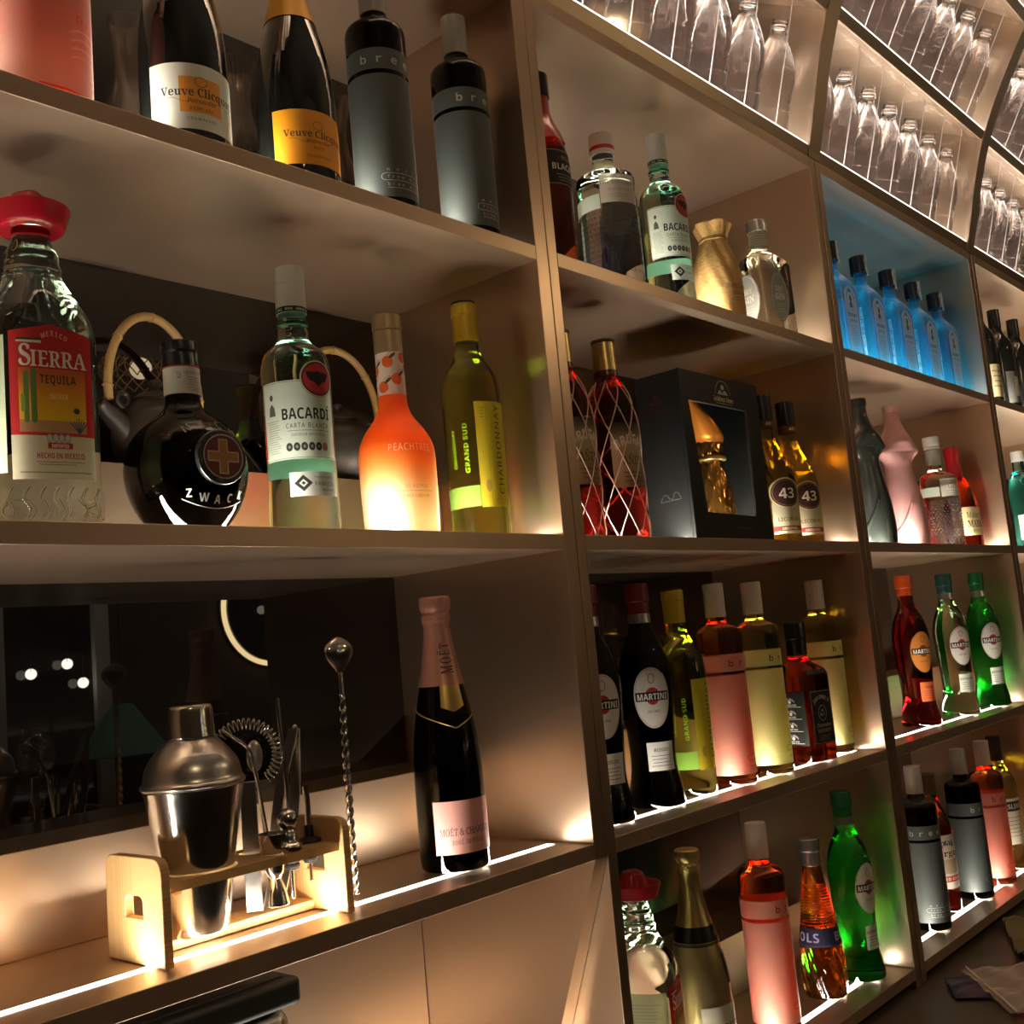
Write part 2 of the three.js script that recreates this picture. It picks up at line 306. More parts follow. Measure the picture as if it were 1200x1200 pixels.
// --- pink frosted bottle cut by the frame
{ const p = prof([[0, .003], [.04, .002, .005], [.0505, 0, .005], [.0515, .10, .02], [.0510, .205, .02], [.018, .245, .012], [.0155, .255, .004], [.0155, .30, .001], [0, .30]]);
  const t = thing('wine_bottle', 'large salmon-pink frosted bottle with white wave lines at the top left corner', 'bottle', on('a', -.634, -.055), 25 * D);
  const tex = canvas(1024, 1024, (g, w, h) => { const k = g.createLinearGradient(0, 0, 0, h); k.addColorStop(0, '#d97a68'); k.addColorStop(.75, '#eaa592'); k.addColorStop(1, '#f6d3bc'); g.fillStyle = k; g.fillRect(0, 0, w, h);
    txt(g, 'pinot', 590, 640, 60, '#f0655c', { space: 12 }); txt(g, 'rosé wein', 560, 735, 30, '#f4c8b8', { space: 6 }); g.strokeStyle = '#f8cdbd'; g.lineWidth = 9; for (let i = 0; i < 4; i++) { g.beginPath(); g.moveTo(480, 735 + i * 42); g.bezierCurveTo(520, 660 + i * 45, 760, 680 + i * 50, 930, 800 + i * 48); g.stroke(); } });
  mesh('body', loft(p, ROUND, 48), G.rose, t); mesh('label', wrap(p, .004, .20, -175 * D, 175 * D, { nu: 56, nv: 16 }), paper(tex, { through: .5, rough: .6 }), t); screwCap(t, M.whiteCap, .0168, .262, .302); }

// --- champagne bottles
const champP = prof([[0, .012], [.030, .004, .006], [.0425, 0, .006], [.0440, .012, .01], [.0440, .125, .04], [.0355, .172, .03], [.0180, .235, .03], [.0142, .27], [.0142, .30]]);
function champagne(label, pos, turn, o) {
  const p = o.p ?? champP, t = thing('champagne_bottle', label, 'bottle', pos, turn);
  mesh('body', loft(p, ROUND, 48), o.glass, t);
  if (o.tex) mesh('label', wrap(p, o.y0, o.y1, o.a0 * D, o.a1 * D, { nu: 24, nv: o.nv ?? 3, off: .0006 }), paper(o.tex, { through: 0, rough: .55 }), t);
  const ft = o.foilTop ?? .312, fb = o.foilBottom ?? .228;
  const q = [[radiusAt(p, fb) + .0009, fb]]; for (let k = 1; k <= 6; k++) { const y = fb + (.278 - fb) * k / 6; q.push([radiusAt(p, y) + .0009, y]); }
  q.push([.0168, .284, .002], [.0168, .290, .002], [.0155, .293, .002], [.0185, .299, .004], [.0182, ft, .004], [0, ft]);
  mesh('foil', loft(prof(q), (a, y) => { const k = 1 + (y > .28 ? .035 : .007) * Math.sin(a * 14 + y * 900) * Math.cos(y * 1500); return [Math.sin(a) * k, Math.cos(a) * k]; }, 56), o.foil, t);
  return t;
}
const veuve = (bg, box, ink) => canvas(1024, 640, (g, w, h) => {
  fill(g, bg, 0, 0, w, h); if (box) fill(g, box, 300, 130, 430, 350);
  ellipse(g, 512, 175, 60, 48, null, ink, 5); txt(g, '✦', 512, 175, 60, ink, { font: 'serif' });
  txt(g, 'Veuve Clicquot', 512, 280, 112, ink, { font: 'serif', weight: 'bold', sx: .92 }); txt(g, 'Ponsardin', 512, 365, 60, ink, { font: 'serif', weight: 'italic' });
  txt(g, box ? 'DEMI-SEC' : 'BRUT', 512, 440, 44, ink, { font: 'serif', space: 6 }); txt(g, 'CHAMPAGNE', 512, 540, 36, ink, { font: 'serif', space: 8 }); g.strokeStyle = ink; g.globalAlpha = .5; g.beginPath(); g.moveTo(180, 350); g.bezierCurveTo(260, 300, 300, 420, 420, 360); g.moveTo(640, 360); g.bezierCurveTo(760, 300, 800, 400, 900, 330); g.lineWidth = 5; g.stroke(); });
champagne('black champagne bottle with a white label around an orange square', on('a', -.477, -.055), -13 * D, { glass: G.black, tex: veuve('#dfe6da', '#f0a53a', '#38301f'), y0: .012, y1: .080, a0: -66, a1: 68, foil: S([.75, .68, .5], .4, .4) });
champagne('black champagne bottle with a bright orange label and orange neck', on('a', -.335, -.055), -12 * D, { glass: G.black, tex: veuve('#f2a01c', null, '#4a2c08'), y0: .016, y1: .078, a0: -62, a1: 68, foil: S([.80, .40, .03], .42, .15), foilBottom: .196 });
{ const p = prof([[0, .014], [.024, .004, .006], [.0385, 0, .007], [.0402, .012, .01], [.0402, .120, .04], [.0345, .170, .03], [.0185, .240, .03], [.0142, .275], [.0142, .30]]);
  const pink = S([.62, .30, .24], .36, .5);
  const t = champagne('dark green champagne bottle with pink neck foil standing on the glowing shelf strip', on('c', -.166, -.072), -23 * D, { p, glass: G.darkGreen, foil: pink, foilBottom: .208, y0: .022, y1: .080, a0: -52, a1: 62,
    tex: canvas(1024, 512, (g, w, h) => { fill(g, '#e3a49b', 0, 0, w, h); txt(g, '✦', 512, 90, 50, '#a0605a'); txt(g, 'MOËT & CHANDON', 500, 300, 92, '#3a2426', { font: 'serif' }); txt(g, 'ROSÉ IMPÉRIAL', 512, 400, 56, '#4a3030', { font: 'serif', space: 8 }); }) });
  const nt = canvas(256, 1024, (g, w, h) => { txt(g, 'MOËT', 128, 620, 170, '#1a1210', { font: 'serif', rot: -Math.PI / 2, space: 26 }); txt(g, '★', 128, 190, 120, '#1a1210'); });
  mesh('neck_print', wrap(t.children[0] && p, .214, .2775, -38 * D, 38 * D, { nu: 10, nv: 8, off: .0022 }), print(nt), t);
  mesh('neck_seal', wrap(p, .184, .2085, -26 * D, 26 * D, { nu: 10, nv: 4, off: .0012, shape: (u, v) => v - (1 - v) * .25 * (1 - Math.abs(2 * u - 1)) }), M.gold, t);
  const tie = []; for (let k = 0; k <= 40; k++) { const a = (k / 40 - .5) * 2 * Math.PI, y = .160 + .028 * Math.abs(Math.sin(a / 2)), r = radiusAt(p, y) + .0008; tie.push([Math.sin(a) * r, y, Math.cos(a) * r]); }
  mesh('neck_band', tube(tie.slice(0, 40), .0006, 80, 6, true), M.gold, t); }
{ const t = champagne('gold champagne bottle with a black collar label on the lowest shelf', on('d', .313, -.078), -12 * D, { glass: S([.70, .55, .27], .32, .8), foil: M.goldFoil, foilBottom: .205 });
  mesh('collar_label', wrap(champP, .180, .206, -180 * D, 180 * D, { nu: 48, nv: 4, off: .0012 }), paper(canvas(1024, 128, (g, w, h) => { fill(g, '#0c0c10', 0, 0, w, h); fill(g, '#b89a58', 0, 104, w, 6); fill(g, '#b89a58', 0, 118, w, 3); txt(g, 'SPARKLING', 700, 60, 46, '#c8b070', { space: 8 }); }), { through: 0, rough: .35 }), t);
  mesh('label', wrap(champP, .125, .166, 22 * D, 62 * D, { nu: 10, nv: 6, off: .001 }), S([.012, .013, .02], .35), t);
  mesh('lower_label', wrap(champP, .03, .10, -48 * D, 62 * D, { nu: 18, off: .001 }), paper(canvas(512, 256, (g, w, h) => { fill(g, '#e0d8c4', 0, 0, w, h); txt(g, 'BRUT', 256, 120, 80, '#55451c', { font: 'serif', space: 10 }); }), { through: 0 }), t); }

// --- tequila with sombrero cap (clear, ribbed square-shouldered)
const sierraT = canvas(768, 1024, (g, w, h) => {
  fill(g, '#d6cfae', 0, 0, w, h); fill(g, '#c3161b', 0, 0, w, 740); g.fillStyle = '#c3161b'; 
  const k = g.createLinearGradient(0, 330, 0, 640); k.addColorStop(0, '#c8621e'); k.addColorStop(.5, '#e8a21c'); k.addColorStop(1, '#f1c41e'); g.fillStyle = k; g.fillRect(70, 300, 620, 350);
  fill(g, '#b98a5a', 70, 640, 620, 80); g.fillStyle = '#5d7d34'; g.beginPath(); g.roundRect(110, 320, 44, 340, 22); g.roundRect(170, 300, 52, 360, 26); g.fill(); g.fillStyle = '#7fa03c'; g.beginPath(); g.roundRect(86, 470, 34, 120, 17); g.fill();
  g.strokeStyle = '#27406e'; g.lineWidth = 8; for (let i = -3; i <= 3; i++) { g.beginPath(); g.moveTo(620, 720); g.lineTo(620 + i * 26, 610 + Math.abs(i) * 12); g.stroke(); } ellipse(g, 600, 570, 30, 20, '#38445e');
  arcText(g, 'MEXICO', 400, 420, 360, -.28, .34, 52, '#e8c0a8', { weight: 'bold' }); fill(g, '#2c4a2c', 60, 90, 220, 20); fill(g, '#e8e0d0', 60, 112, 220, 20); 
  txt(g, 'S', 130, 215, 200, '#f2ead6', { font: 'serif', weight: 'bold' }); txt(g, 'IERRA', 440, 235, 150, '#f2ead6', { font: 'serif', weight: 'bold', sx: 1.12 });
  txt(g, 'TEQUILA', 430, 370, 78, '#33240c', { weight: 'bold', space: 4 }); txt(g, 'SILVER', 440, 480, 44, '#f8ecc0', { font: 'serif', space: 4 });
  for (let i = 0; i < 4; i++) ellipse(g, 330 + i * 58, 755, 27, 27, '#b9bcb4', '#6c6e68', 5); fill(g, '#b71c1f', 310, 785, 240, 40); txt(g, 'IMPORTED', 430, 806, 34, '#f0e0c8', { weight: 'bold' });
  txt(g, 'HECHO EN MEXICO', 430, 872, 50, '#b22620', { weight: 'bold' }); lines(g, 200, 910, 460, 2, 16, '#6d6648', 4); fill(g, '#8a825e', 60, 976, 660, 7);
});
const sierraSec = section({ n: (y) => y > .205 ? 2 : 2 + 1.6 * Math.min(1, (.205 - y) / .03) });
const sierraP = prof([[0, .006], [.036, .003, .005], [.0455, 0, .005], [.0465, .02, .004], [.0465, .185, .014], [.040, .205, .012], [.0240, .232, .010], [.0255, .238, .003], [.0225, .246, .004], [.0235, .252, .003], [.0185, .262, .006], [.0165, .272, .004], [.0165, .286, .002], [0, .286]]);
function tequila(label, pos, turn) {
  const t = thing('tequila_bottle', label, 'bottle', pos, turn);
  mesh('body', loft(sierraP, sierraSec, 56), G.clear, t);
  mesh('label', wrap(sierraP, .040, .176, -38 * D, 40 * D, { sec: sierraSec, nu: 20, nv: 8, shape: (u, v) => v > .99 ? 1 - .06 * Math.abs(2 * u - 1) : v }), paper(sierraT, { through: .25 }), t);
  mesh('side_label', wrap(sierraP, .046, .165, -118 * D, -42 * D, { sec: sierraSec, nu: 14, nv: 4 }), paper(canvas(256, 512, (g, w, h) => { fill(g, '#d5e2bd', 0, 0, w, h); lines(g, 30, 60, 190, 22, 18, '#b4c29c', 4); }), { through: .5 }), t);
  const ribs = []; for (let k = 0; k < 26; k++) { const a = (k / 26) * 2 * Math.PI, pts = []; for (let i = 0; i <= 5; i++) { const y = .008 + i * .0052, [s, c] = sierraSec(a + .05 * Math.sin(i * 1.5), y), r = radiusAt(sierraP, y) + .0002; pts.push([s * r, y, c * r]); } ribs.push(tube(pts, .0012, 8, 5)); }
  mesh('embossed_band', join(ribs), G.clear, t);
  mesh('hat_brim', loft(prof([[.0168, .277], [.030, .276, .004], [.0345, .290, .004], [.0365, .2965, .003], [.0335, .295, .003], [.026, .285, .006], [.020, .288, .004], [0, .289]], 5), (a, y) => { const k = 1 + .05 * Math.cos(2 * a); return [Math.sin(a) * k, Math.cos(a) * k]; }, 48), M.redPlastic, t);
  mesh('hat_crown', loft(prof([[.0215, .285], [.019, .296, .004], [.0135, .311, .005], [.006, .3135, .004], [0, .309]], 5), (a) => { const k = 1 + .10 * Math.cos(4 * a); return [Math.sin(a) * k, Math.cos(a) * k]; }, 40), M.redPlastic, t);
  return t;
}
tequila('clear tequila bottle with a red sombrero cap at the left end of the shelf', on('b', -.630, -.08), -10 * D);
tequila('clear tequila bottle with a red sombrero cap, half hidden by the divider', on('d', .165, -.070), 20 * D);

// --- round black herb liqueur bottle
{ const p = prof([[0, .004], [.026, .001, .004], [.030, 0, .004], [.052, .025, .03], [.0622, .066, .035], [.050, .102, .03], [.0185, .124, .012], [.0165, .140], [.0165, .172, .001]]);
  const full = [...p, [.0165, .178], [0, .178]];
  const t = thing('liqueur_bottle', 'round black liqueur bottle with a gold cross on a red disc', 'bottle', on('b', -.483, -.08), -1 * D);
  mesh('body', loft(full, ROUND, 56), glass([.010, .022, .012], .012), t);
  mesh('cap', loft(prof([[.017, .168], [.0176, .168, .0005], [.0172, .182, .001], [.0185, .1835, .001], [.0185, .194, .0015], [0, .194]]), ROUND, 32), M.blackCap, t);
  mesh('neck_label', wrap(full, .139, .168, -110 * D, 110 * D, { nu: 24, nv: 1, off: .0014 }), paper(canvas(1024, 300, (g, w, h) => { fill(g, '#cfcac0', 0, 0, w, h); fill(g, '#9c1c24', 0, 0, w, 18); txt(g, 'LIQUEUR EST. 1790', 600, 80, 44, '#444', { font: 'serif' }); lines(g, 440, 125, 400, 6, 26, '#8a857c', 6); txt(g, 'D', 330, 110, 90, '#555', { font: 'serif' }); }), { through: .1 }), t);
  const med = mesh('medallion', loft(prof([[0, 0], [.0265, 0, .001], [.0265, .006, .002], [0, .0066]]), ROUND, 48), M.blackCap, t);
  const my = .067, mr = .0585; med.geometry.rotateX(Math.PI / 2); med.position.set(0, my, mr); 
  const emblem = mesh('emblem', new THREE.CircleGeometry(.0215, 48).translate(0, 0, .0072), paper(canvas(512, 512, (g, w, h) => { ellipse(g, 256, 256, 256, 256, '#b9a6a0'); ellipse(g, 256, 256, 242, 242, '#5e0d14'); fill(g, '#c8b39a', 196, 56, 120, 400); fill(g, '#c8b39a', 56, 196, 400, 120); fill(g, '#a5742a', 208, 68, 96, 376); fill(g, '#a5742a', 68, 208, 376, 96); }), { through: 0, rough: .4 }), med);
  mesh('lettering', wrap(full, .090, .114, -62 * D, 62 * D, { nu: 24, nv: 6, off: .0008 }), print(canvas(1024, 256, (g) => arcText(g, 'UNICUM', 512, 620, 500, -.85, .85, 120, '#8a8a80'))), t);
  mesh('lower_lettering', wrap(full, .018, .045, -44 * D, 44 * D, { nu: 20, nv: 6, off: .0008 }), print(canvas(1024, 320, (g) => { [...'ZWACK'].forEach((c, i) => txt(g, c, 160 + i * 176, 130 + 70 * Math.sin(i / 4 * Math.PI), 130, '#f2f2ea', { weight: 'bold', rot: (2 - i) * -.0 })); g.strokeStyle = '#f2f2ea'; g.lineWidth = 7; g.beginPath(); g.moveTo(70, 190); g.quadraticCurveTo(512, 400, 950, 190); g.stroke(); fill(g, '#f2f2ea', 470, 20, 90, 18); })), t); }

// --- white rum
const rumP = prof([[0, .006], [.028, .002, .006], [.0375, 0, .006], [.0385, .012, .01], [.0368, .08, .02], [.0380, .185, .010], [.0345, .202, .012], [.0185, .214, .006], [.0165, .222, .003], [.0172, .226, .002], [.0152, .232, .003], [.0150, .246], [.0150, .27], [0, .27]]);
const rumT = canvas(1024, 768, (g, w, h) => {
  fill(g, '#dfe8d8', 0, 0, w, h); g.strokeStyle = '#7d8a7a'; g.lineWidth = 5; g.strokeRect(14, 14, w - 28, h - 28);
  txt(g, 'BACARDÍ', 610, 330, 150, '#0d0d0d', { weight: 'bold' }); txt(g, 'CARTA BLANCA', 620, 445, 62, '#2a2a26', { space: 12 }); fill(g, '#556', 360, 492, 560, 4); txt(g, 'SUPERIOR WHITE RUM', 620, 535, 36, '#667', { space: 4 });
  for (let i = 0; i < 6; i++) { ellipse(g, 370 + i * 92, 650, 40, 40, i === 5 ? '#c86a44' : '#2e302c', '#777', 4); ellipse(g, 370 + i * 92, 650, 16, 16, '#8b8d80'); }
  ellipse(g, 160, 150, 26, 30, '#4a4a40'); g.fillStyle = '#5b5f52'; g.beginPath(); g.moveTo(110, 330); g.lineTo(120, 250); g.lineTo(160, 210); g.lineTo(200, 250); g.lineTo(212, 330); g.fill(); lines(g, 70, 380, 190, 15, 22, '#97a090', 6);
});
const rumT2 = canvas(512, 256, (g, w, h) => { fill(g, '#ccd0c8', 0, 0, w, h); g.save(); g.translate(130, 120); g.rotate(Math.PI / 4); fill(g, '#222', -62, -62, 124, 124); fill(g, '#ccd0c8', -30, -30, 60, 60); fill(g, '#222', -14, -14, 28, 28); g.restore(); txt(g, 'FAMILIA', 350, 130, 54, '#333', { space: 4 }); txt(g, 'BACARDÍ', 380, 195, 34, '#444'); txt(g, 'PROPIEDAD DE LA', 340, 60, 26, '#555'); });
const batT = canvas(256, 256, (g) => { ellipse(g, 128, 128, 126, 126, '#c9b9a4'); ellipse(g, 128, 128, 116, 116, '#3a1a1a'); ellipse(g, 128, 128, 104, 104, '#b5262a'); g.fillStyle = '#111'; g.beginPath(); g.moveTo(128, 75); g.quadraticCurveTo(150, 88, 215, 80); g.quadraticCurveTo(205, 150, 160, 150); g.lineTo(128, 185); g.lineTo(96, 150); g.quadraticCurveTo(51, 150, 41, 80); g.quadraticCurveTo(106, 88, 128, 75); g.fill(); });
function rum(label, pos, turn) {
  const t = thing('rum_bottle', label, 'bottle', pos, turn);
  mesh('body', loft(rumP, ROUND, 56), G.aqua, t); screwCap(t, M.whiteCap, .0164, .2475, .300, true);
  mesh('cap_band', wrap([[.0166, .24], [.0166, .27]], .2476, .2535, -180 * D, 180 * D, { nu: 48, nv: 1, off: .0002 }), paper(canvas(1024, 64, (g, w, h) => { fill(g, '#14241c', 0, 0, w, h); txt(g, 'SINCE 1862   RON   SINCE 1862', 512, 34, 40, '#d8ded0', { weight: 'bold' }); }), { through: 0 }), t);
  mesh('label', wrap(rumP, .080, .165, -58 * D, 78 * D, { nu: 30, nv: 4 }), paper(rumT, { through: .4 }), t);
  mesh('back_label', wrap(rumP, .068, .092, 110 * D, 215 * D, { nu: 20, nv: 4 }), paper(canvas(64, 64, (g, w, h) => fill(g, '#bfe6d2', 0, 0, w, h)), { through: .5 }), t);
  mesh('medallion', wrap(rumP, .146, .187, 14 * D, 76 * D, { nu: 12, nv: 12, oval: true, off: .0016 }), paper(batT, { through: .1 }), t);
  mesh('lower_label', wrap(rumP, .040, .066, -12 * D, 74 * D, { nu: 16, nv: 2 }), paper(rumT2, { through: .4 }), t);
  mesh('neck_thread', loft(prof([[.0146, .2325], [.0175, .2335, .0008], [.0175, .2375, .0008], [.0146, .2385]]), ROUND, 32), G.aqua, t);
  return t;
}
rum('clear white rum bottle with a red bat medallion, between liqueur and teapot', on('b', -.341, -.08), -47 * D);
rum('greenish white rum bottle left of the cloth bag on the upper shelf', on('a', .420, -.06), -43 * D);

// --- orange peach liqueur
{ const p = prof([[0, .005], [.034, .002, .004], [.0435, 0, .004], [.0455, .05, .03], [.0455, .108, .014], [.0360, .128, .014], [.0185, .150, .014], [.0165, .172], [.0160, .225]]);
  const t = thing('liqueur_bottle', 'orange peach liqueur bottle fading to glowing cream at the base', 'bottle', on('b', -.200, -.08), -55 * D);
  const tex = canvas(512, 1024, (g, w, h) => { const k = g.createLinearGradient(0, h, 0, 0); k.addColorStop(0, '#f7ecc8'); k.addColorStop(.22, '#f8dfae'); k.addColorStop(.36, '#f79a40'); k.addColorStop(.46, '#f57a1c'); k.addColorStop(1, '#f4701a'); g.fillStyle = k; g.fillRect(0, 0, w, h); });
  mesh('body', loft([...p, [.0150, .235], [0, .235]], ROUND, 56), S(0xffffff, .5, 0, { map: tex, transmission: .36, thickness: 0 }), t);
  mesh('neck_label', wrap(p, .171, .2225, -180 * D, 180 * D, { nu: 40, nv: 2, off: .0006 }), paper(canvas(1024, 512, (g, w, h) => { fill(g, '#e6dccb', 0, 0, w, h); for (const [x, y] of [[120, 130], [330, 210], [250, 400], [520, 120], [620, 330], [800, 190], [900, 420], [450, 420], [60, 380], [730, 60]]) { ellipse(g, x, y, 66, 70, '#e8671c'); g.save(); g.translate(x + 62, y - 74); g.rotate(-.7); ellipse(g, 0, 0, 52, 20, '#6b4636'); g.restore(); g.strokeStyle = '#7a5a44'; g.lineWidth = 5; g.beginPath(); g.moveTo(x, y - 66); g.quadraticCurveTo(x + 40, y - 140, x + 120, y - 120); g.stroke(); } }), { through: .2 }), t);
  mesh('cap', loft(prof([[.0150, .2222], [.0170, .2224, .0006], [.0172, .250, .0006], [.0166, .2505, .0004], [.0176, .2525, .0006], [.0176, .270, .002], [0, .271]]), (a, y) => { const k = 1 + (y > .2525 ? .012 : 0) * Math.cos(40 * a); return [Math.sin(a) * k, Math.cos(a) * k]; }, 80), S([.40, .29, .15], .42, .6), t);
  mesh('lettering', wrap(p, .094, .110, -12 * D, 82 * D, { nu: 18, nv: 3, off: .0008 }), print(canvas(1024, 180, (g) => txt(g, 'PEACHTREE', 500, 90, 130, '#fbd9b4', { space: 10 }))), t);
  mesh('lower_print', wrap(p, .032, .062, 0, 74 * D, { nu: 16, nv: 2, off: .0008 }), print(canvas(768, 300, (g) => { txt(g, 'DE KUYPER', 400, 60, 54, '#a68450', { space: 12 }); fill(g, '#b89862', 60, 110, 640, 5); txt(g, 'PEACH LIQUEUR', 380, 170, 48, '#a68450', { space: 8 }); })), t); }

// --- lime-green chardonnay, two
const wineP = prof([[0, .010], [.026, .003, .005], [.0365, 0, .005], [.0380, .012, .01], [.0385, .19, .012], [.0340, .214, .016], [.0180, .238, .012], [.0152, .252, .003], [.0150, .29], [0, .29]]);
const ch = (() => {
  const t = thing('wine_bottle', 'lime-green white wine bottle with a yellow side label near the divider', 'bottle', on('b', -.062, -.08), -58 * D);
  mesh('body', loft(wineP, ROUND, 52), G.lime, t);
  mesh('capsule', loft(prof([[.0153, .258], [.0163, .258, .0004], [.0165, .292, .001], [.0172, .2935, .0006], [.0172, .3065, .001], [.0160, .3085, .001], [0, .3085]]), ROUND, 36), S([.62, .44, .03], .42, .2), t);
  mesh('cap_top', cyl(.0158, .3086, .3112, .0006), M.blackCap, t);
  mesh('label', wrap(wineP, .038, .172, 14 * D, 84 * D, { nu: 16, nv: 3, off: .0006 }), paper(canvas(512, 1024, (g, w, h) => { fill(g, '#d9c514', 0, 0, w, h); fill(g, '#c4b010', 150, 0, 10, h); txt(g, 'CHARDONNAY', 330, 470, 120, '#38360c', { rot: -Math.PI / 2, space: 10 }); ellipse(g, 120, 820, 40, 60, '#b89a3c'); lines(g, 60, 60, 70, 4, 30, '#a89818', 8); }), { through: .3 }), t);
  mesh('print', wrap(wineP, .078, .150, -50 * D, 10 * D, { nu: 14, nv: 2, off: .0006 }), print(canvas(512, 700, (g) => { txt(g, 'GRAND SUD', 370, 350, 110, '#a8e828', { rot: -Math.PI / 2, weight: 'bold' }); txt(g, 'CHARDONNAY', 150, 350, 88, '#a8e828', { rot: -Math.PI / 2, weight: 'bold', sx: .8 }); })), t);
  mesh('print_band', wrap(wineP, .040, .066, -70 * D, 13 * D, { nu: 14, nv: 1, off: .0006 }), paper(canvas(64, 64, (g, w, h) => fill(g, '#a6dc4c', 0, 0, w, h)), { through: .55 }), t);
  return t;
})();
dup(ch, 'lime-green white wine bottle with yellow capsule beside the dark vermouth bottles', on('c', .360, -.085), -50 * D);

// --- vermouth bottles with oval labels
const vermP = prof([[0, .008], [.028, .003, .005], [.0410, 0, .006], [.0400, .020, .012], [.0330, .052, .02], [.0330, .075, .02], [.0385, .170, .03], [.0385, .195, .02], [.0300, .228, .02], [.0178, .250, .012], [.0160, .262, .003], [.0152, .29], [0, .29]]);
const vermT = (paperC, ink, ball) => canvas(512, 720, (g, w, h) => { ellipse(g, 256, 360, 256, 360, paperC); ellipse(g, 256, 360, 240, 342, null, ball, 4); ellipse(g, 256, 340, 96, 104, ball); fill(g, '#0c0c0c', 24, 290, 464, 108); txt(g, 'MARTINI', 256, 348, 102, '#f4f0e6', { weight: 'bold', sx: .98 }); ellipse(g, 256, 130, 40, 56, null, ink, 8); txt(g, '✦', 256, 130, 60, ink); txt(g, 'dal 1863', 256, 520, 44, ink, { font: 'serif', weight: 'italic' }); });
const vermSmall = (c, ink, name) => canvas(256, 256, (g, w, h) => { fill(g, c, 0, 0, w, h); txt(g, name, 128, 70, 44, ink, { weight: 'bold' }); lines(g, 30, 120, 190, 4, 30, ink, 5); });
function vermouth(label, pos, turn, mat, cap, oval, small, neck = true) {
  const t = thing('vermouth_bottle', label, 'bottle', pos, turn);
  mesh('body', loft(vermP, ROUND, 52), mat, t);
  mesh('cap', loft(prof([[.0155, .276], [.0166, .276, .0004], [.0166, .292, .001], [.0182, .2935, .0008], [.0178, .320, .003], [0, .321]]), ROUND, 36), cap, t);
  if (neck) mesh('neck_band', loft(prof([[.0154, .262], [.0168, .262, .0004], [.0166, .2755, .0004], [.0154, .2757]]), ROUND, 36), M.silver, t);
  mesh('label', wrap(vermP, .112, .198, -36 * D, 46 * D, { nu: 18, nv: 18, oval: true, off: .0008 }), paper(oval, { through: .15 }), t);
  mesh('lower_label', wrap(vermP, .052, .092, -20 * D, 50 * D, { nu: 14, nv: 4, off: .0008 }), paper(small, { through: .2 }), t);
  return t;
}
const ovalW = vermT('#dedad2', '#6a3a34', '#b7281c'), ovalO = vermT('#d4822c', '#5a2a10', '#8a2a14'), smW = vermSmall('#d8d6ce', '#5c5a56', 'ROSSO'), smD = vermSmall('#d2d4c8', '#4c5a4c', 'EXTRA DRY'), smO = vermSmall('#d2642c', '#5a2010', 'FIERO');
const darkVerm = glass([.012, .004, .003], .015);
const redTop = S([.16, .012, .014], .35);
const v1 = vermouth('nearly black vermouth bottle with a white oval label, cut by the divider', on('c', .126, -.075), -40 * D, darkVerm, redTop, ovalW, smW);
dup(v1, 'nearly black vermouth bottle with a white oval label and dark red cap in full view', on('c', .258, -.080), -48 * D);
vermouth('ruby red vermouth bottle with orange cap and orange oval label', on('c', 1.256, -.080), -38 * D, G.red, S([.55, .07, .01], .3, 0, { clearcoat: .4 }), ovalO, smO, false);
vermouth('clear vermouth bottle with a white oval label and dark teal cap', on('c', 1.470, -.072), -42 * D, glass([.74, .93, .66], .09), S([.02, .11, .11], .35), ovalW, smD);
const vg = vermouth('emerald green vermouth bottle at the right end beside the clear one', on('c', 1.668, -.066), -45 * D, G.green, S([.01, .14, .05], .35), ovalW, smD);
dup(vg, 'emerald green vermouth bottle at the right end of the lowest middle shelf', on('d', .797, -.062), -20 * D);
{ const t = thing('wine_bottle', 'plain dark bottle standing on the back step behind the vermouths', 'bottle', [.335, ROW.c + .0985, -.262], 0); mesh('body', loft([...wineP.filter(q => q[1] < .27).map(q => [q[0] * .92, q[1] * .78]), [.0135, .2235], [0, .2235]], ROUND, 40), G.black, t); mesh('cap', cyl(.0150, .205, .232, .002), M.blackCap, t); mesh('label', wrap(wineP.map(q => [q[0] * .92, q[1] * .78]), .05, .1, -50 * D, 50 * D, {}), S([.02, .02, .025], .5), t);
  dup(t, 'plain dark bottle on the back step left of the ruby vermouth', [1.155, ROW.c + .0985, -.262], 0); }

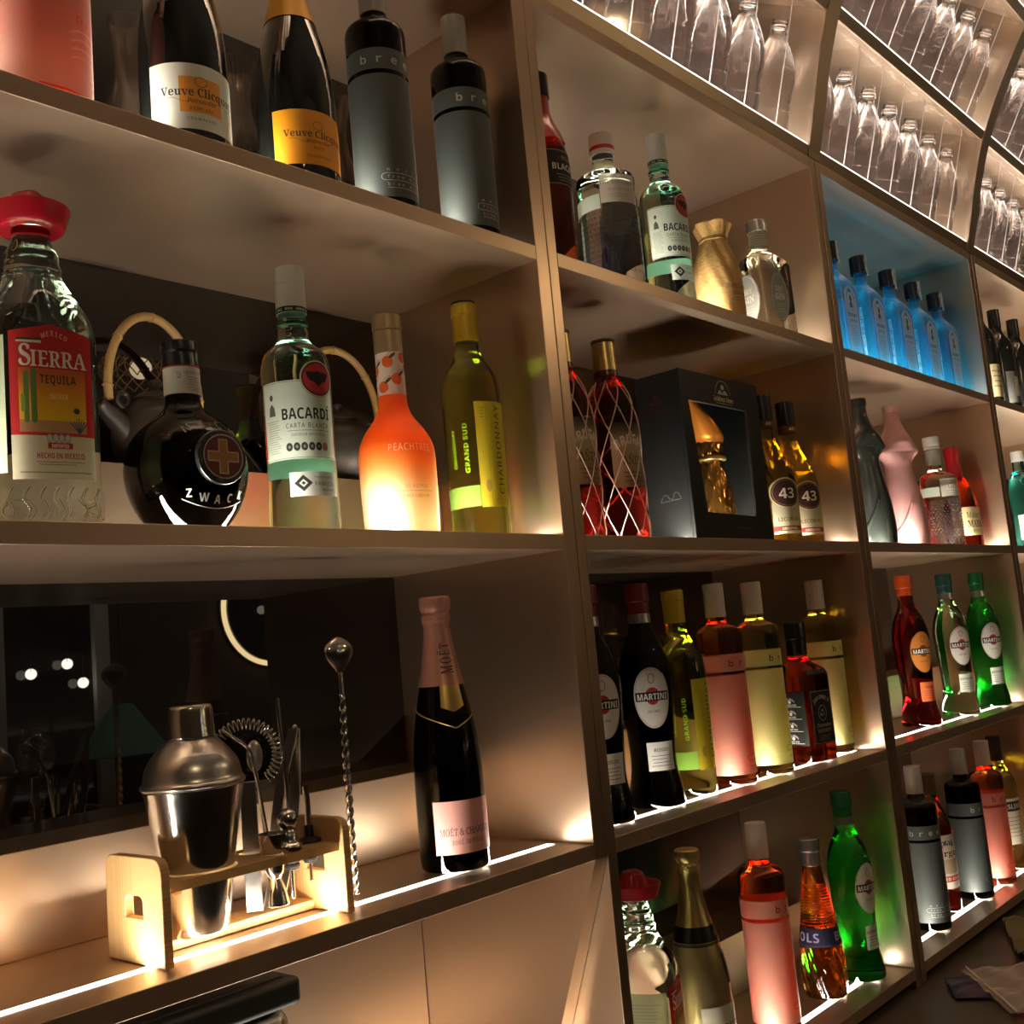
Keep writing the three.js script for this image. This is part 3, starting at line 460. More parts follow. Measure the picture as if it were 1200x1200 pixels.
// --- square whiskey with black label
const sq = (r, b) => section({ n: r });
{ const p = prof([[0, .006], [.030, .002, .004], [.0365, 0, .004], [.0375, .01, .004], [.0375, .150, .012], [.0330, .163, .01], [.0170, .176, .008], [.0160, .185], [.0160, .20], [0, .20]]), sec = section({ n: (y) => y > .168 ? 2 : y > .15 ? 2 + 5 * (.168 - y) / .018 : 7 });
  const t = thing('whiskey_bottle', 'square amber whiskey bottle with black labels between two yellow wines', 'bottle', on('c', .722, -.073), -10 * D);
  mesh('body', loft(p, sec, 72), G.whisky, t);
  mesh('cap', loft(prof([[.0162, .184], [.0178, .184, .0005], [.0178, .212, .001], [.0186, .213, .001], [.0184, .242, .002], [0, .243]]), ROUND, 36), M.blackCap, t);
  const front = canvas(512, 768, (g, w, h) => { fill(g, '#0b0b0c', 0, 0, w, h); g.strokeStyle = '#b8b4a8'; g.lineWidth = 6; g.strokeRect(16, 16, w - 32, h - 32); arcText(g, "JACK DANIEL'S", 256, 420, 320, -.62, .62, 74, '#cfcabc', { font: 'serif', weight: 'bold' }); ellipse(g, 256, 330, 108, 108, null, '#cfcabc', 8); txt(g, 'Old', 256, 295, 50, '#cfcabc', { font: 'serif' }); txt(g, 'No.7', 256, 350, 62, '#cfcabc', { font: 'serif', weight: 'bold' }); txt(g, 'Tennessee', 256, 500, 76, '#cfcabc', { font: 'serif', weight: 'italic' }); txt(g, 'WHISKEY', 256, 580, 66, '#cfcabc', { font: 'serif', space: 8 }); lines(g, 90, 650, 330, 3, 28, '#a9a498', 5); });
  const side = canvas(512, 768, (g, w, h) => { fill(g, '#0e0e10', 0, 0, w, h); for (let i = 0; i < 4; i++) { const y = 110 + i * 175; arcText(g, 'GOLD MEDAL', 256, y + 120, 130, -.8, .8, 36, '#d8d4c8', { weight: 'bold' }); ellipse(g, 256, y + 30, 30, 26, '#d8d4c8'); txt(g, ['ST. LOUIS 1904', 'LIEGE 1905', 'GHENT 1913', 'ANGLO 1914'][i], 256, y + 78, 36, '#d8d4c8', { weight: 'bold' }); fill(g, '#d8d4c8', 60, y + 100, 392, 6); } });
  mesh('label', wrap(p, .030, .122, -38 * D, 38 * D, { sec, nu: 16, nv: 1, off: .0008 }), paper(front, { through: 0, rough: .5 }), t);
  mesh('side_label', wrap(p, .030, .122, -130 * D, -50 * D, { sec, nu: 16, nv: 1, off: .0008 }), paper(side, { through: 0, rough: .5 }), t);
  mesh('neck_label', wrap(p, .150, .158, -38 * D, 38 * D, { sec, nu: 16, nv: 1, off: .001 }), S([.02, .02, .02], .5), t); }

// --- row a, second cabinet: bourbon, botanical gin, cloth bag, square gin
{ const p = prof([[0, .006], [.028, .002, .005], [.0360, 0, .005], [.0375, .02, .01], [.0375, .165, .02], [.0300, .200, .02], [.0165, .232, .012], [.0150, .25], [.0150, .27], [0, .27]]);
  const t = thing('rum_bottle', 'amber bottle with red dripped shoulder and black label beside the upright divider', 'bottle', on('a', .112, -.06), 25 * D);
  mesh('body', loft(p, ROUND, 48), G.whisky, t);
  mesh('wax', loft([...p.filter(q => q[1] > .188 && q[1] < .262).map(q => [q[0] + .0012, q[1]]), [.0165, .268], [0, .2685]], (a, y) => { const k = 1 + (y < .215 ? .04 : .01) * Math.sin(a * 7); return [Math.sin(a) * k, Math.cos(a) * k]; }, 48), M.redWax, t);
  mesh('cap', loft(prof([[.0166, .262], [.0182, .262, .0005], [.0182, .298, .002], [0, .299]]), ROUND, 32), M.blackCap, t);
  mesh('label', wrap(p, .118, .172, -80 * D, 80 * D, { nu: 24, nv: 4 }), paper(canvas(768, 384, (g, w, h) => { fill(g, '#14130f', 0, 0, w, h); g.strokeStyle = '#9c8a55'; g.lineWidth = 8; g.strokeRect(12, 12, w - 24, h - 24); txt(g, 'BOURBON', 384, 90, 60, '#a79a78', { space: 6 }); txt(g, 'BLACK LABEL', 384, 190, 92, '#d6cdb4', { weight: 'bold' }); lines(g, 140, 270, 480, 3, 30, '#8f866c', 7); }), { through: 0 }), t); }
{ const p = prof([[0, .006], [.034, .002, .005], [.0445, 0, .005], [.0455, .012, .006], [.0455, .176, .008], [.0420, .184, .007], [.0195, .189, .005], [.0165, .194, .002], [.0165, .238], [0, .238]]);
  const t = thing('gin_bottle', 'clear round gin bottle with embossed lettering and red-ringed cap', 'bottle', on('a', .262, -.06), -71 * D);
  mesh('body', loft(p, ROUND, 56), glass([.88, .94, .88], .1), t);
  mesh('cap', loft(prof([[.0165, .218], [.0192, .218, .0005], [.0192, .252, .002], [0, .253]]), ROUND, 36), M.whiteCap, t); mesh('cap_ring', loft(prof([[.0192, .2255], [.0197, .2257, .0002], [.0197, .2315, .0002], [.0192, .2317]]), ROUND, 36), M.redWax, t);
  mesh('stopper', cyl(.0150, .196, .207, .003), S([.8, .72, .5], .5), t);
  mesh('label', wrap(p, .127, .172, 4 * D, 80 * D, { nu: 16, nv: 1 }), paper(canvas(512, 360, (g, w, h) => { fill(g, '#cfc8be', 0, 0, w, h); txt(g, 'THE BOTANIST', 240, 110, 60, '#6a655c', { font: 'serif', space: 4 }); txt(g, 'ISLAY DRY GIN', 250, 200, 40, '#847e74', { space: 4 }); lines(g, 120, 260, 260, 2, 30, '#948e84', 5); }), { through: .35 }), t);
  mesh('back_label', wrap(p, .120, .143, -100 * D, 2 * D, { nu: 16, nv: 1 }), paper(canvas(64, 64, (g, w, h) => fill(g, '#d2e8dc', 0, 0, w, h)), { through: .5 }), t);
  const words = 'THYME ANGELICA MEADOW MINT BIRCH GORSE CLOVER TANSY ELDER HEATHER JUNIPER SAGE MYRTLE APPLE CHAMOMILE'.split(' ');
  const emb = canvas(1024, 768, (g, w, h) => { let k = 0; for (let y = 40; y < h; y += 62) { let s = ''; for (let i = 0; i < 4; i++) s += words[k++ % words.length] + ' '; txt(g, s, 512, y, 54, 'rgba(35,33,48,.45)', { weight: 'bold' }); } });
  mesh('embossed_lettering', wrap(p, .016, .120, -120 * D, 120 * D, { nu: 40, nv: 1, off: .0006 }), print(emb), t);
  const t2 = thing('liqueur_bottle', 'small dark purple bottle glimpsed on the step between gin and rum', 'bottle', [.655, ROW.a + .0985, -.262], 0); mesh('body', loft(wineP.map(q => [q[0] * .9, q[1] * .55]), ROUND, 36), G.purple, t2); mesh('cap', cyl(.016, .13, .165, .002), M.blackCap, t2); }
{ const t = thing('cloth_bag', 'tan cloth bag tied over a bottle between the rum and square gin', 'bag', on('a', .573, -.06), -40 * D);
  const p = prof([[0, .001], [.034, 0, .004], [.0415, .012, .01], [.0415, .075, .02], [.037, .115, .02], [.024, .145, .012], [.0215, .153, .003], [.027, .166, .006], [.033, .182, .004], [.028, .181, .003], [0, .160]], 5);
  mesh('body', loft(p, (a, y) => { const k = 1 + (.025 + .10 * Math.max(0, (y - .10) / .07)) * Math.sin(a * 5 + 40 * y) * .8 + .02 * Math.sin(a * 11 + 90 * y); return [Math.sin(a) * k, Math.cos(a) * k]; }, 72), S([.52, .30, .10], .85, 0, { bumpMap: noiseTex(128, 128, 64, 64, 0, 1, 1), bumpScale: .0006 }), t);
  mesh('tie', loft(prof([[.0215, .1495], [.0248, .150, .001], [.0248, .155, .001], [.0215, .1555]]), (a) => { const k = 1 + .03 * Math.sin(a * 5); return [Math.sin(a) * k, Math.cos(a) * k]; }, 48), S([.35, .2, .07], .8), t);
  mesh('print', wrap(p, .022, .075, -10 * D, 70 * D, { nu: 14, nv: 6, off: .0022 }), print(canvas(512, 384, (g) => { txt(g, 'HASELNUSS', 256, 120, 76, 'rgba(90,45,10,.75)', { font: 'serif', weight: 'italic' }); txt(g, 'Spirituose', 270, 210, 60, 'rgba(90,45,10,.7)', { font: 'serif', weight: 'italic' }); lines(g, 120, 270, 280, 2, 30, 'rgba(90,45,10,.5)', 6); })), t); }
{ const p = prof([[0, .008], [.036, .003, .004], [.0435, 0, .004], [.0440, .008, .003], [.0440, .138, .006], [.0400, .150, .008], [.0200, .168, .006], [.0155, .174, .003], [.0155, .21], [0, .21]]), sec = section({ n: (y) => y > .16 ? 2 : y > .135 ? 2 + 6 * (.16 - y) / .025 : 8, sz: .82 });
  const t = thing('gin_bottle', 'clear square gin bottle with oval grey labels at the shelf end', 'bottle', on('a', .740, -.06), -15 * D);
  mesh('body', loft(p, sec, 72), glass([.93, .94, .80], .1), t);
  mesh('cap', loft(prof([[.016, .206], [.019, .206, .0006], [.019, .228, .002], [0, .229]]), ROUND, 32), M.silver, t); mesh('neck_label', wrap([[.0157, .17], [.0157, .21]], .178, .2055, -180 * D, 180 * D, { nu: 36, nv: 1 }), paper(canvas(512, 128, (g, w, h) => { fill(g, '#b9b4a4', 0, 0, w, h); lines(g, 20, 20, 470, 5, 22, '#8f8a7c', 6); }), { through: .3 }), t);
  const ot = canvas(384, 640, (g, w, h) => { ellipse(g, 192, 320, 190, 318, '#84857c'); ellipse(g, 192, 320, 168, 292, null, '#c8c8ba', 6); txt(g, 'DRY', 192, 220, 90, '#d8d8ca', { font: 'serif' }); txt(g, 'GIN', 192, 320, 110, '#d8d8ca', { font: 'serif', weight: 'bold' }); lines(g, 90, 410, 210, 4, 34, '#b8b8aa', 6); });
  for (const [n, a] of [['label', 0], ['side_label', -90]]) mesh(n, wrap(p, .025, .120, (a - 33) * D, (a + 33) * D, { sec, nu: 16, nv: 16, oval: true, off: .0008 }), paper(ot, { through: .35 }), t); }

// --- row b, second cabinet: netted rum, gift box, yellow liqueur
{ const p = prof([[0, .008], [.030, .003, .005], [.0400, 0, .006], [.0410, .02, .01], [.0395, .165, .03], [.0375, .195, .02], [.0290, .222, .016], [.0185, .238, .01], [.0160, .25], [.0160, .27], [0, .27]]);
  const t = thing('rum_bottle', 'red-brown rum bottle wrapped in white netting beside the black box', 'bottle', on('b', .228, -.072), -15 * D);
  mesh('body', loft(p, ROUND, 48), glass([.66, .07, .05], .05), t);
  mesh('cap', loft(prof([[.016, .255], [.0178, .255, .0005], [.0172, .298, .001], [0, .299]]), ROUND, 36), M.goldFoil, t); mesh('cap_top', cyl(.0176, .2985, .3025, .0006), S([.1, .05, .02], .4), t);
  mesh('neck_band', loft(prof([[.0158, .247], [.0186, .247, .0005], [.0182, .2549, .0005], [.0158, .255]]), ROUND, 32), M.blackCap, t);
  const net = []; for (let k = 0; k < 8; k++) for (const s of [-1, 1]) { const pts = []; for (let i = 0; i <= 26; i++) { const f = i / 26, y = .002 + .236 * f, a = (k / 8) * 2 * Math.PI + s * f * 2.36 + (s > 0 ? .0 : 0), r = radiusAt(p, y) + .0011; pts.push([Math.sin(a) * r, y, Math.cos(a) * r]); } net.push(tube(pts, .0009, 60, 5)); }
  mesh('netting', join(net), S([.72, .58, .48], .7), t);
  mesh('label', wrap(p, .075, .170, -45 * D, 52 * D, { nu: 20, nv: 6, off: .0004 }), paper(canvas(512, 512, (g, w, h) => { const k = g.createLinearGradient(0, 0, 0, h); k.addColorStop(0, '#2a241a'); k.addColorStop(.3, '#b5aa86'); k.addColorStop(1, '#7c5f34'); g.fillStyle = k; g.fillRect(0, 0, w, h); arcText(g, 'BRUGAL', 256, 560, 430, -.45, .45, 110, '#e6dfc8', { weight: 'bold' }); txt(g, 'AÑEJO', 270, 300, 96, '#4a341a', { font: 'serif' }); lines(g, 110, 390, 300, 3, 34, '#5a4424', 8); }), { through: .15 }), t);
  dup(t, 'red-brown rum bottle in white netting, half hidden by the divider', on('b', .128, -.078), -10 * D); }
{ const w = .245, h = .272, d = .086, k = .004, t = thing('gift_box', 'black windowed gift box holding a golden figure bottle', 'box', on('b', .4925, -.078), 0), mat = S([.012, .0135, .013], .32, 0, { clearcoat: .15 });
  const hw = w / 2, s = new THREE.Shape(); s.moveTo(-hw, 0); s.lineTo(hw, 0); s.lineTo(hw, h); s.lineTo(-hw, h); s.closePath(); const q = new THREE.Path(); q.moveTo(-hw + .042, .045); q.lineTo(hw - .050, .042); q.lineTo(hw - .042, h - .048); q.lineTo(-hw + .020, h - .048); q.closePath(); s.holes.push(q);
  mesh('front_panel', new THREE.ExtrudeGeometry(s, { depth: k, bevelEnabled: true, bevelSize: .0006, bevelThickness: .0006, bevelSegments: 1 }).translate(0, 0, d / 2 - k), mat, t);
  mesh('back_panel', bx(-hw, hw, 0, h, -d / 2, -d / 2 + k, .0008), mat, t); for (const [z0, z1] of [[-d / 2 + k, .008], [.034, d / 2 - k - .001]]) mesh('bottom_panel', bx(-hw + k, hw - k, 0, k, z0, z1), mat, t); mesh('top_panel', bx(-hw, hw, h - k, h, -d / 2 + k, d / 2 - k - .001, .0008), mat, t);
  for (const x of [-1, 1]) mesh('side_panel', bx(x > 0 ? hw - k : -hw, x > 0 ? hw : -hw + k, 0, h - k, -d / 2 + k, d / 2 - k - .001, .0008), mat, t);
  const logo = (dark) => canvas(512, 384, (g) => { const c = dark ? '#3c1c18' : '#f2e89a', r = dark ? '#45211d' : '#c9c9b8'; g.strokeStyle = r; g.lineWidth = 10; g.beginPath(); g.arc(256, 230, 190, Math.PI, 0); g.stroke(); ellipse(g, 256, 130, 44, 36, r); g.fillStyle = r; g.beginPath(); g.moveTo(120, 235); g.quadraticCurveTo(180, 120, 240, 230); g.quadraticCurveTo(300, 110, 390, 235); g.fill(); txt(g, 'Golden Deer', 256, 300, 92, c, { font: 'serif', weight: 'bold' }); fill(g, r, 60, 356, 392, 8); });
  const plane = (name, ww, hh, x, y, z, ry, tex) => mesh(name, new THREE.PlaneGeometry(ww, hh).rotateY(ry).translate(x, y, z), print(tex), t);
  plane('front_logo', .062, .046, .006, h - .024, d / 2 + .0012, 0, logo(false)); plane('side_logo', .058, .042, -hw - .0012, h - .045, -.004, -Math.PI / 2, logo(true));
  plane('side_print', .045, .028, -hw - .0012, .075, .005, -Math.PI / 2, canvas(256, 160, (g) => { g.strokeStyle = '#4c5252'; g.lineWidth = 6; g.beginPath(); g.moveTo(20, 130); g.quadraticCurveTo(70, 20, 110, 100); g.quadraticCurveTo(150, 140, 170, 60); g.quadraticCurveTo(210, 40, 236, 120); g.lineTo(20, 130); g.stroke(); }));
  plane('front_print', .05, .008, .03, .022, d / 2 + .0012, 0, canvas(512, 80, (g) => txt(g, 'GOLDEN LIQUEUR', 256, 40, 48, '#7c8480', { space: 6 })));
  const inside = thing('figure_bottle', 'golden figure-shaped bottle with an orange tip inside the black box', 'bottle', on('b', .512, -.079, .0056), 0);
  const bp = prof([[0, .003], [.030, 0, .006], [.0365, .012, .012], [.0375, .045, .03], [.031, .095, .03], [.022, .128, .014], [.0200, .140, .004], [.026, .150, .008], [.024, .168, .006], [.015, .176, .003], [0, .177]], 5);
  mesh('body', loft(bp, (a, y) => { const k = 1 + .05 * Math.sin(a * 5 + y * 70) + .035 * Math.cos(a * 9 - y * 120); return [Math.sin(a) * k, Math.cos(a) * k * .85]; }, 80), S([.62, .30, .06], .16, .95), inside);
  mesh('tip', loft(prof([[.0238, .164], [.028, .176, .005], [.024, .200, .014], [.012, .228, .01], [.002, .242, .002], [0, .242]], 5), (a) => [Math.sin(a) * .9, Math.cos(a)], 40, ([x, y, z]) => [x - 1.2 * Math.max(0, y - .17) ** 1.2, y, z]), S([.75, .25, .03], .32, .6), inside);
  mesh('collar', loft(prof([[.0205, .134], [.0265, .136, .002], [.0265, .141, .002], [.0205, .143]]), ROUND, 40), M.gold, inside); }
{ const p = prof([[0, .008], [.034, .003, .005], [.0435, 0, .005], [.0445, .01, .006], [.0445, .118, .02], [.0345, .150, .02], [.0180, .182, .02], [.0155, .205], [.0150, .235], [0, .235]]);
  const t = thing('liqueur_bottle', 'golden yellow liqueur bottle with a round number 43 label at the shelf end', 'bottle', on('b', .803, -.08), -33 * D);
  mesh('body', loft(p, ROUND, 52), G.amber, t);
  mesh('cap', loft(prof([[.0155, .226], [.0172, .226, .0005], [.0172, .272, .002], [0, .2735]]), ROUND, 36), M.blackCap, t);
  mesh('neck_band', wrap(p, .212, .2262, -180 * D, 180 * D, { nu: 36, nv: 2, off: .0008 }), paper(canvas(512, 96, (g, w, h) => { fill(g, '#4a1512', 0, 0, w, h); txt(g, '43  ★  43', 330, 48, 54, '#d8cbb0', { weight: 'bold' }); }), { through: .1 }), t);
  mesh('label', wrap(p, .060, .116, -38 * D, 46 * D, { nu: 18, nv: 18, oval: true, off: .0014 }), paper(canvas(512, 512, (g) => { ellipse(g, 256, 256, 254, 254, '#c8b486'); ellipse(g, 256, 256, 228, 228, '#3c100d'); ellipse(g, 256, 256, 206, 206, null, '#c8b486', 4); txt(g, '43', 262, 262, 230, '#efe6d4', { weight: 'bold' }); }), { through: .05 }), t);
  mesh('lower_label', wrap(p, .016, .072, -34 * D, 42 * D, { nu: 16, nv: 1, off: .0006 }), paper(canvas(384, 384, (g, w, h) => { fill(g, '#b7ae93', 0, 0, w, h); txt(g, 'LICOR 43', 192, 210, 66, '#6b5a34', { weight: 'bold' }); fill(g, '#7a1d18', 0, 290, w, 60); txt(g, 'ORIGINAL', 192, 322, 44, '#e2d6bc', { weight: 'bold' }); }), { through: .3 }), t);
  dup(t, 'golden yellow liqueur bottle with number 43, half hidden by the black box', on('b', .704, -.075), -32 * D); }

// --- row d, second cabinet: orange liqueur
{ const p = prof([[0, .008], [.026, .003, .005], [.0335, 0, .005], [.0360, .02, .02], [.0375, .05, .02], [.0350, .085, .02], [.0290, .122, .02], [.0220, .165, .02], [.0165, .200, .02], [.0152, .215], [.0150, .235], [0, .235]]);
  const t = thing('liqueur_bottle', 'bright orange tapered liqueur bottle with a navy band', 'bottle', on('d', .683, -.075), 14 * D);
  mesh('body', loft(p, (a, y) => { const k = 1 + (y < .082 ? .022 * Math.cos(16 * a + y * 130) : y > .12 && y < .165 ? 0 : 0); return [Math.sin(a) * k, Math.cos(a) * k]; }, 96), G.brandy, t);
  const rings = []; for (let i = 0; i < 12; i++) { const y = .120 + i * .005, r = radiusAt(p, y); rings.push(loft(prof([[r - .0004, y - .0014], [r + .0012, y, .001], [r - .0004, y + .0014]]), ROUND, 40)); }
  mesh('neck_ribs', join(rings), G.brandy, t);
  mesh('cap', loft(prof([[.0150, .214], [.0172, .214, .0005], [.0172, .236, .0006], [.0165, .2365, .0004], [.0176, .239, .0006], [.0176, .258, .002], [0, .259]]), (a, y) => { const k = 1 + (y > .239 ? .014 : 0) * Math.cos(40 * a); return [Math.sin(a) * k, Math.cos(a) * k]; }, 80), M.silver, t);
  mesh('label', wrap(p, .086, .115, -180 * D, 180 * D, { nu: 44, nv: 4, off: .0008 }), paper(canvas(1024, 160, (g, w, h) => { fill(g, '#17153a', 0, 0, w, h); fill(g, '#5f5a94', 0, 150, w, 5); for (const x of [150, 560, 900]) txt(g, 'BOLS', x, 82, 110, '#aab2d6', { weight: 'bold', space: 4 }); }), { through: .05 }), t);
  mesh('shoulder_label', wrap(p, .172, .200, 0, 70 * D, { nu: 12, nv: 3, off: .0006 }), paper(canvas(256, 192, (g, w, h) => { fill(g, '#c25c1a', 0, 0, w, h); txt(g, '1575', 128, 100, 90, '#6b3210', { font: 'serif', weight: 'italic' }); }), { through: .4 }), t); }

// --- third cabinet, row a: five blue gin bottles
{ const p = prof([[0, .010], [.034, .004, .004], [.0425, 0, .004], [.0440, .008, .003], [.0440, .168, .012], [.0360, .188, .014], [.0180, .206, .010], [.0155, .214, .003], [.0155, .25], [0, .25]]), sec = section({ n: (y) => y > .20 ? 2 : y > .17 ? 2 + 5 * (.20 - y) / .03 : 7, sz: .74 });
  const spots = [[1.095, 'cut by the divider, first from the left'], [1.240, 'second from the left'], [1.398, 'in the middle of the five'], [1.550, 'second from the right'], [1.695, 'at the right end of the row']];
  const t = thing('gin_bottle', 'translucent sky-blue gin bottle with black cap, ' + spots[0][1], 'bottle', on('a', spots[0][0], -.078), -3 * D, 'sky-blue gin bottles in a row');
  mesh('body', loft(p, sec, 72), G.blue, t);
  mesh('cap', loft(prof([[.0157, .232], [.0190, .232, .0006], [.0190, .272, .0025], [0, .2735]]), ROUND, 36), M.blackCap, t);
  mesh('cap_seal', bx(-.004, .004, .224, .273, .0186, .0194), M.whiteCap, t);
  const gl = canvas(384, 1024, (g, w, h) => { fill(g, '#cfe4e4', 0, 0, w, h); fill(g, '#8fb3b8', 0, 0, w, 8); ellipse(g, 192, 210, 110, 140, '#e2eeea', '#5b7a80', 8); ellipse(g, 192, 190, 44, 56, '#4f5c60'); fill(g, '#4f5c60', 140, 245, 104, 70); arcText(g, 'SAPPHIRE', 192, 230, 165, -1.0, 1.0, 44, '#3f6470', { weight: 'bold' }); txt(g, 'BOMBAY', 192, 420, 74, '#3f6470', { weight: 'bold' }); txt(g, 'SAPPHIRE', 192, 500, 60, '#4f7480'); lines(g, 70, 570, 250, 12, 32, '#7fa0a4', 7); });
  mesh('label', wrap(p, .012, .170, -38 * D, 38 * D, { sec, nu: 18, nv: 5, off: .0008, shape: (u, v) => v > .8 ? .8 + (v - .8) * Math.sqrt(Math.max(0, 1 - (2 * u - 1) ** 2 * .8)) : v }), paper(gl, { through: .35 }), t);
  const sd = canvas(256, 1024, (g) => { txt(g, 'BOMBAY SAPPHIRE', 90, 512, 92, 'rgba(205,245,255,.75)', { rot: -Math.PI / 2, space: 6 }); txt(g, 'ALMOND LEMON LICORICE JUNIPER', 190, 512, 48, 'rgba(205,245,255,.6)', { rot: -Math.PI / 2 }); });
  mesh('embossed_lettering', wrap(p, .012, .165, -122 * D, -58 * D, { sec, nu: 14, nv: 2, off: .0008 }), print(sd), t);
  for (const [x, s] of spots.slice(1)) dup(t, 'translucent sky-blue gin bottle with black cap, ' + s, on('a', x, -.078), -3 * D, 'sky-blue gin bottles in a row'); }

// --- third cabinet, row b: cat-shaped bottles, clear gin, bourbon with red wax
{ const p = prof([[0, .004], [.034, .001, .006], [.044, 0, .008], [.047, .04, .03], [.042, .10, .04], [.030, .165, .03], [.0275, .190, .012], [.043, .214, .006], [.036, .240, .014], [.023, .262, .02], [.0165, .285, .006], [.0160, .306, .002], [.0178, .309, .001], [.0178, .318, .002], [0, .3195]], 6);
  const sec = (a, y) => { const e = Math.max(0, 1 - Math.abs(y - .213) / .022), k = 1 + e * .20 * Math.cos(2 * a + Math.PI) - .07 * Math.cos(2 * a); return [Math.sin(a) * k, Math.cos(a) * k * (1 - .18 * e)]; };
  const make = (label, x, z, mat, cap) => { const t = thing('cat_bottle', label, 'bottle', on('b', x, z), -30 * D); mesh('body', loft(p, sec, 64), mat, t);
    const tail = []; for (let i = 0; i <= 14; i++) { const f = i / 14, a = -1.9 + 1.7 * f, y = .012 + .085 * f * f, r = radiusAt(p, y) + .0005; const [s, c] = sec(a, y); tail.push([s * r, y, c * r]); } mesh('tail', tube(tail, .0042, 40, 8), mat, t);
    mesh('cap', loft(prof([[.0165, .305], [.0188, .305, .001], [.0188, .320, .002], [0, .3215]]), ROUND, 32), cap, t); return t; };
  make('glossy black cat-shaped bottle beside the divider', 1.158, -.088, S([.022, .027, .023], .22, 0, { clearcoat: .5 }), M.blackCap);
  make('pale pink cat-shaped bottle between the black one and the clear gin', 1.318, -.080, S([.70, .36, .35], .35, 0, { clearcoat: .3 }), S([.66, .38, .36], .4)); }
{ const p = prof([[0, .006], [.036, .002, .004], [.0425, 0, .004], [.0435, .01, .004], [.0435, .160, .008], [.0380, .172, .007], [.0200, .181, .005], [.0160, .188, .002], [.0160, .24], [0, .24]]), sec = section({ n: (y) => y > .175 ? 2 : 3.4 });
  const t = thing('gin_bottle', 'clear glass gin bottle with fine embossing between pink cat bottle and red wax bourbon', 'bottle', on('b', 1.530, -.078), -60 * D);
  mesh('body', loft(p, sec, 64), glass([.90, .90, .84], .1), t);
  mesh('cap', loft(prof([[.0162, .236], [.0182, .236, .0006], [.0182, .243, .001], [.0176, .244, .0006], [.0190, .246, .001], [.0190, .266, .002], [0, .267]]), ROUND, 36), M.whiteCap, t);
  mesh('neck_label', wrap(p, .198, .234, -180 * D, 180 * D, { nu: 36, nv: 1, off: .0006 }), paper(canvas(256, 128, (g, w, h) => { fill(g, '#c4c2b6', 0, 0, w, h); }), { through: .5 }), t);
  mesh('label', wrap(p, .118, .160, 0, 74 * D, { sec, nu: 16, nv: 1 }), paper(canvas(256, 160, (g, w, h) => { fill(g, '#cdcabb', 0, 0, w, h); txt(g, 'GIN', 128, 70, 60, '#7a776c', { font: 'serif' }); lines(g, 50, 110, 150, 2, 22, '#9a978a', 4); }), { through: .35 }), t);
  mesh('back_label', wrap(p, .120, .142, -100 * D, -4 * D, { sec, nu: 16, nv: 1 }), paper(canvas(32, 32, (g, w, h) => fill(g, '#c9d6c4', 0, 0, w, h)), { through: .5 }), t);
  const dots = []; for (let i = 0; i < 16; i++) for (let k = 0; k < 44; k++) { const y = .010 + i * .0066, a = (k + (i % 2) / 2) / 44 * 2 * Math.PI, [s, c] = sec(a, y), r = radiusAt(p, y) + .0001; dots.push(new THREE.OctahedronGeometry(.0017, 0).translate(s * r, y, c * r)); }
  mesh('embossing', join(dots), glass([.9, .9, .84], .1), t).userData.kind = 'stuff'; }
{ const p = prof([[0, .008], [.032, .003, .004], [.0400, 0, .005], [.0410, .012, .008], [.0400, .115, .02], [.0300, .150, .02], [.0185, .180, .016], [.0160, .205], [.0160, .24], [0, .24]]), sec = section({ n: (y) => y > .15 ? 2 : 3.2 });
  const t = thing('bourbon_bottle', 'amber bourbon bottle with a red wax neck and cream label', 'bottle', on('b', 1.690, -.088), -11 * D);
  mesh('body', loft(p, sec, 56), G.whisky, t);
  mesh('wax', loft([[.0195, .178], [.0178, .205], [.0178, .225], [.0195, .230], [.0200, .252], [.017, .2555], [0, .2565]], (a, y) => { const k = 1 + (y < .19 ? .09 : .02) * Math.sin(a * 6 + 1); return [Math.sin(a) * k, Math.cos(a) * k]; }, 48), M.redWax, t);
  mesh('label', wrap(p, .030, .100, -72 * D, 40 * D, { sec, nu: 24, nv: 1, off: .0008 }), paper(canvas(512, 320, (g, w, h) => { fill(g, '#d9c48a', 0, 0, w, h); txt(g, "Maker's", 300, 90, 90, '#2c2010', { font: 'serif' }); txt(g, 'MARK', 300, 190, 110, '#2c2010', { font: 'serif', weight: 'bold' }); txt(g, 'WHISKY', 300, 270, 46, '#4c3a18', { space: 6 }); }), { through: .3 }), t); }

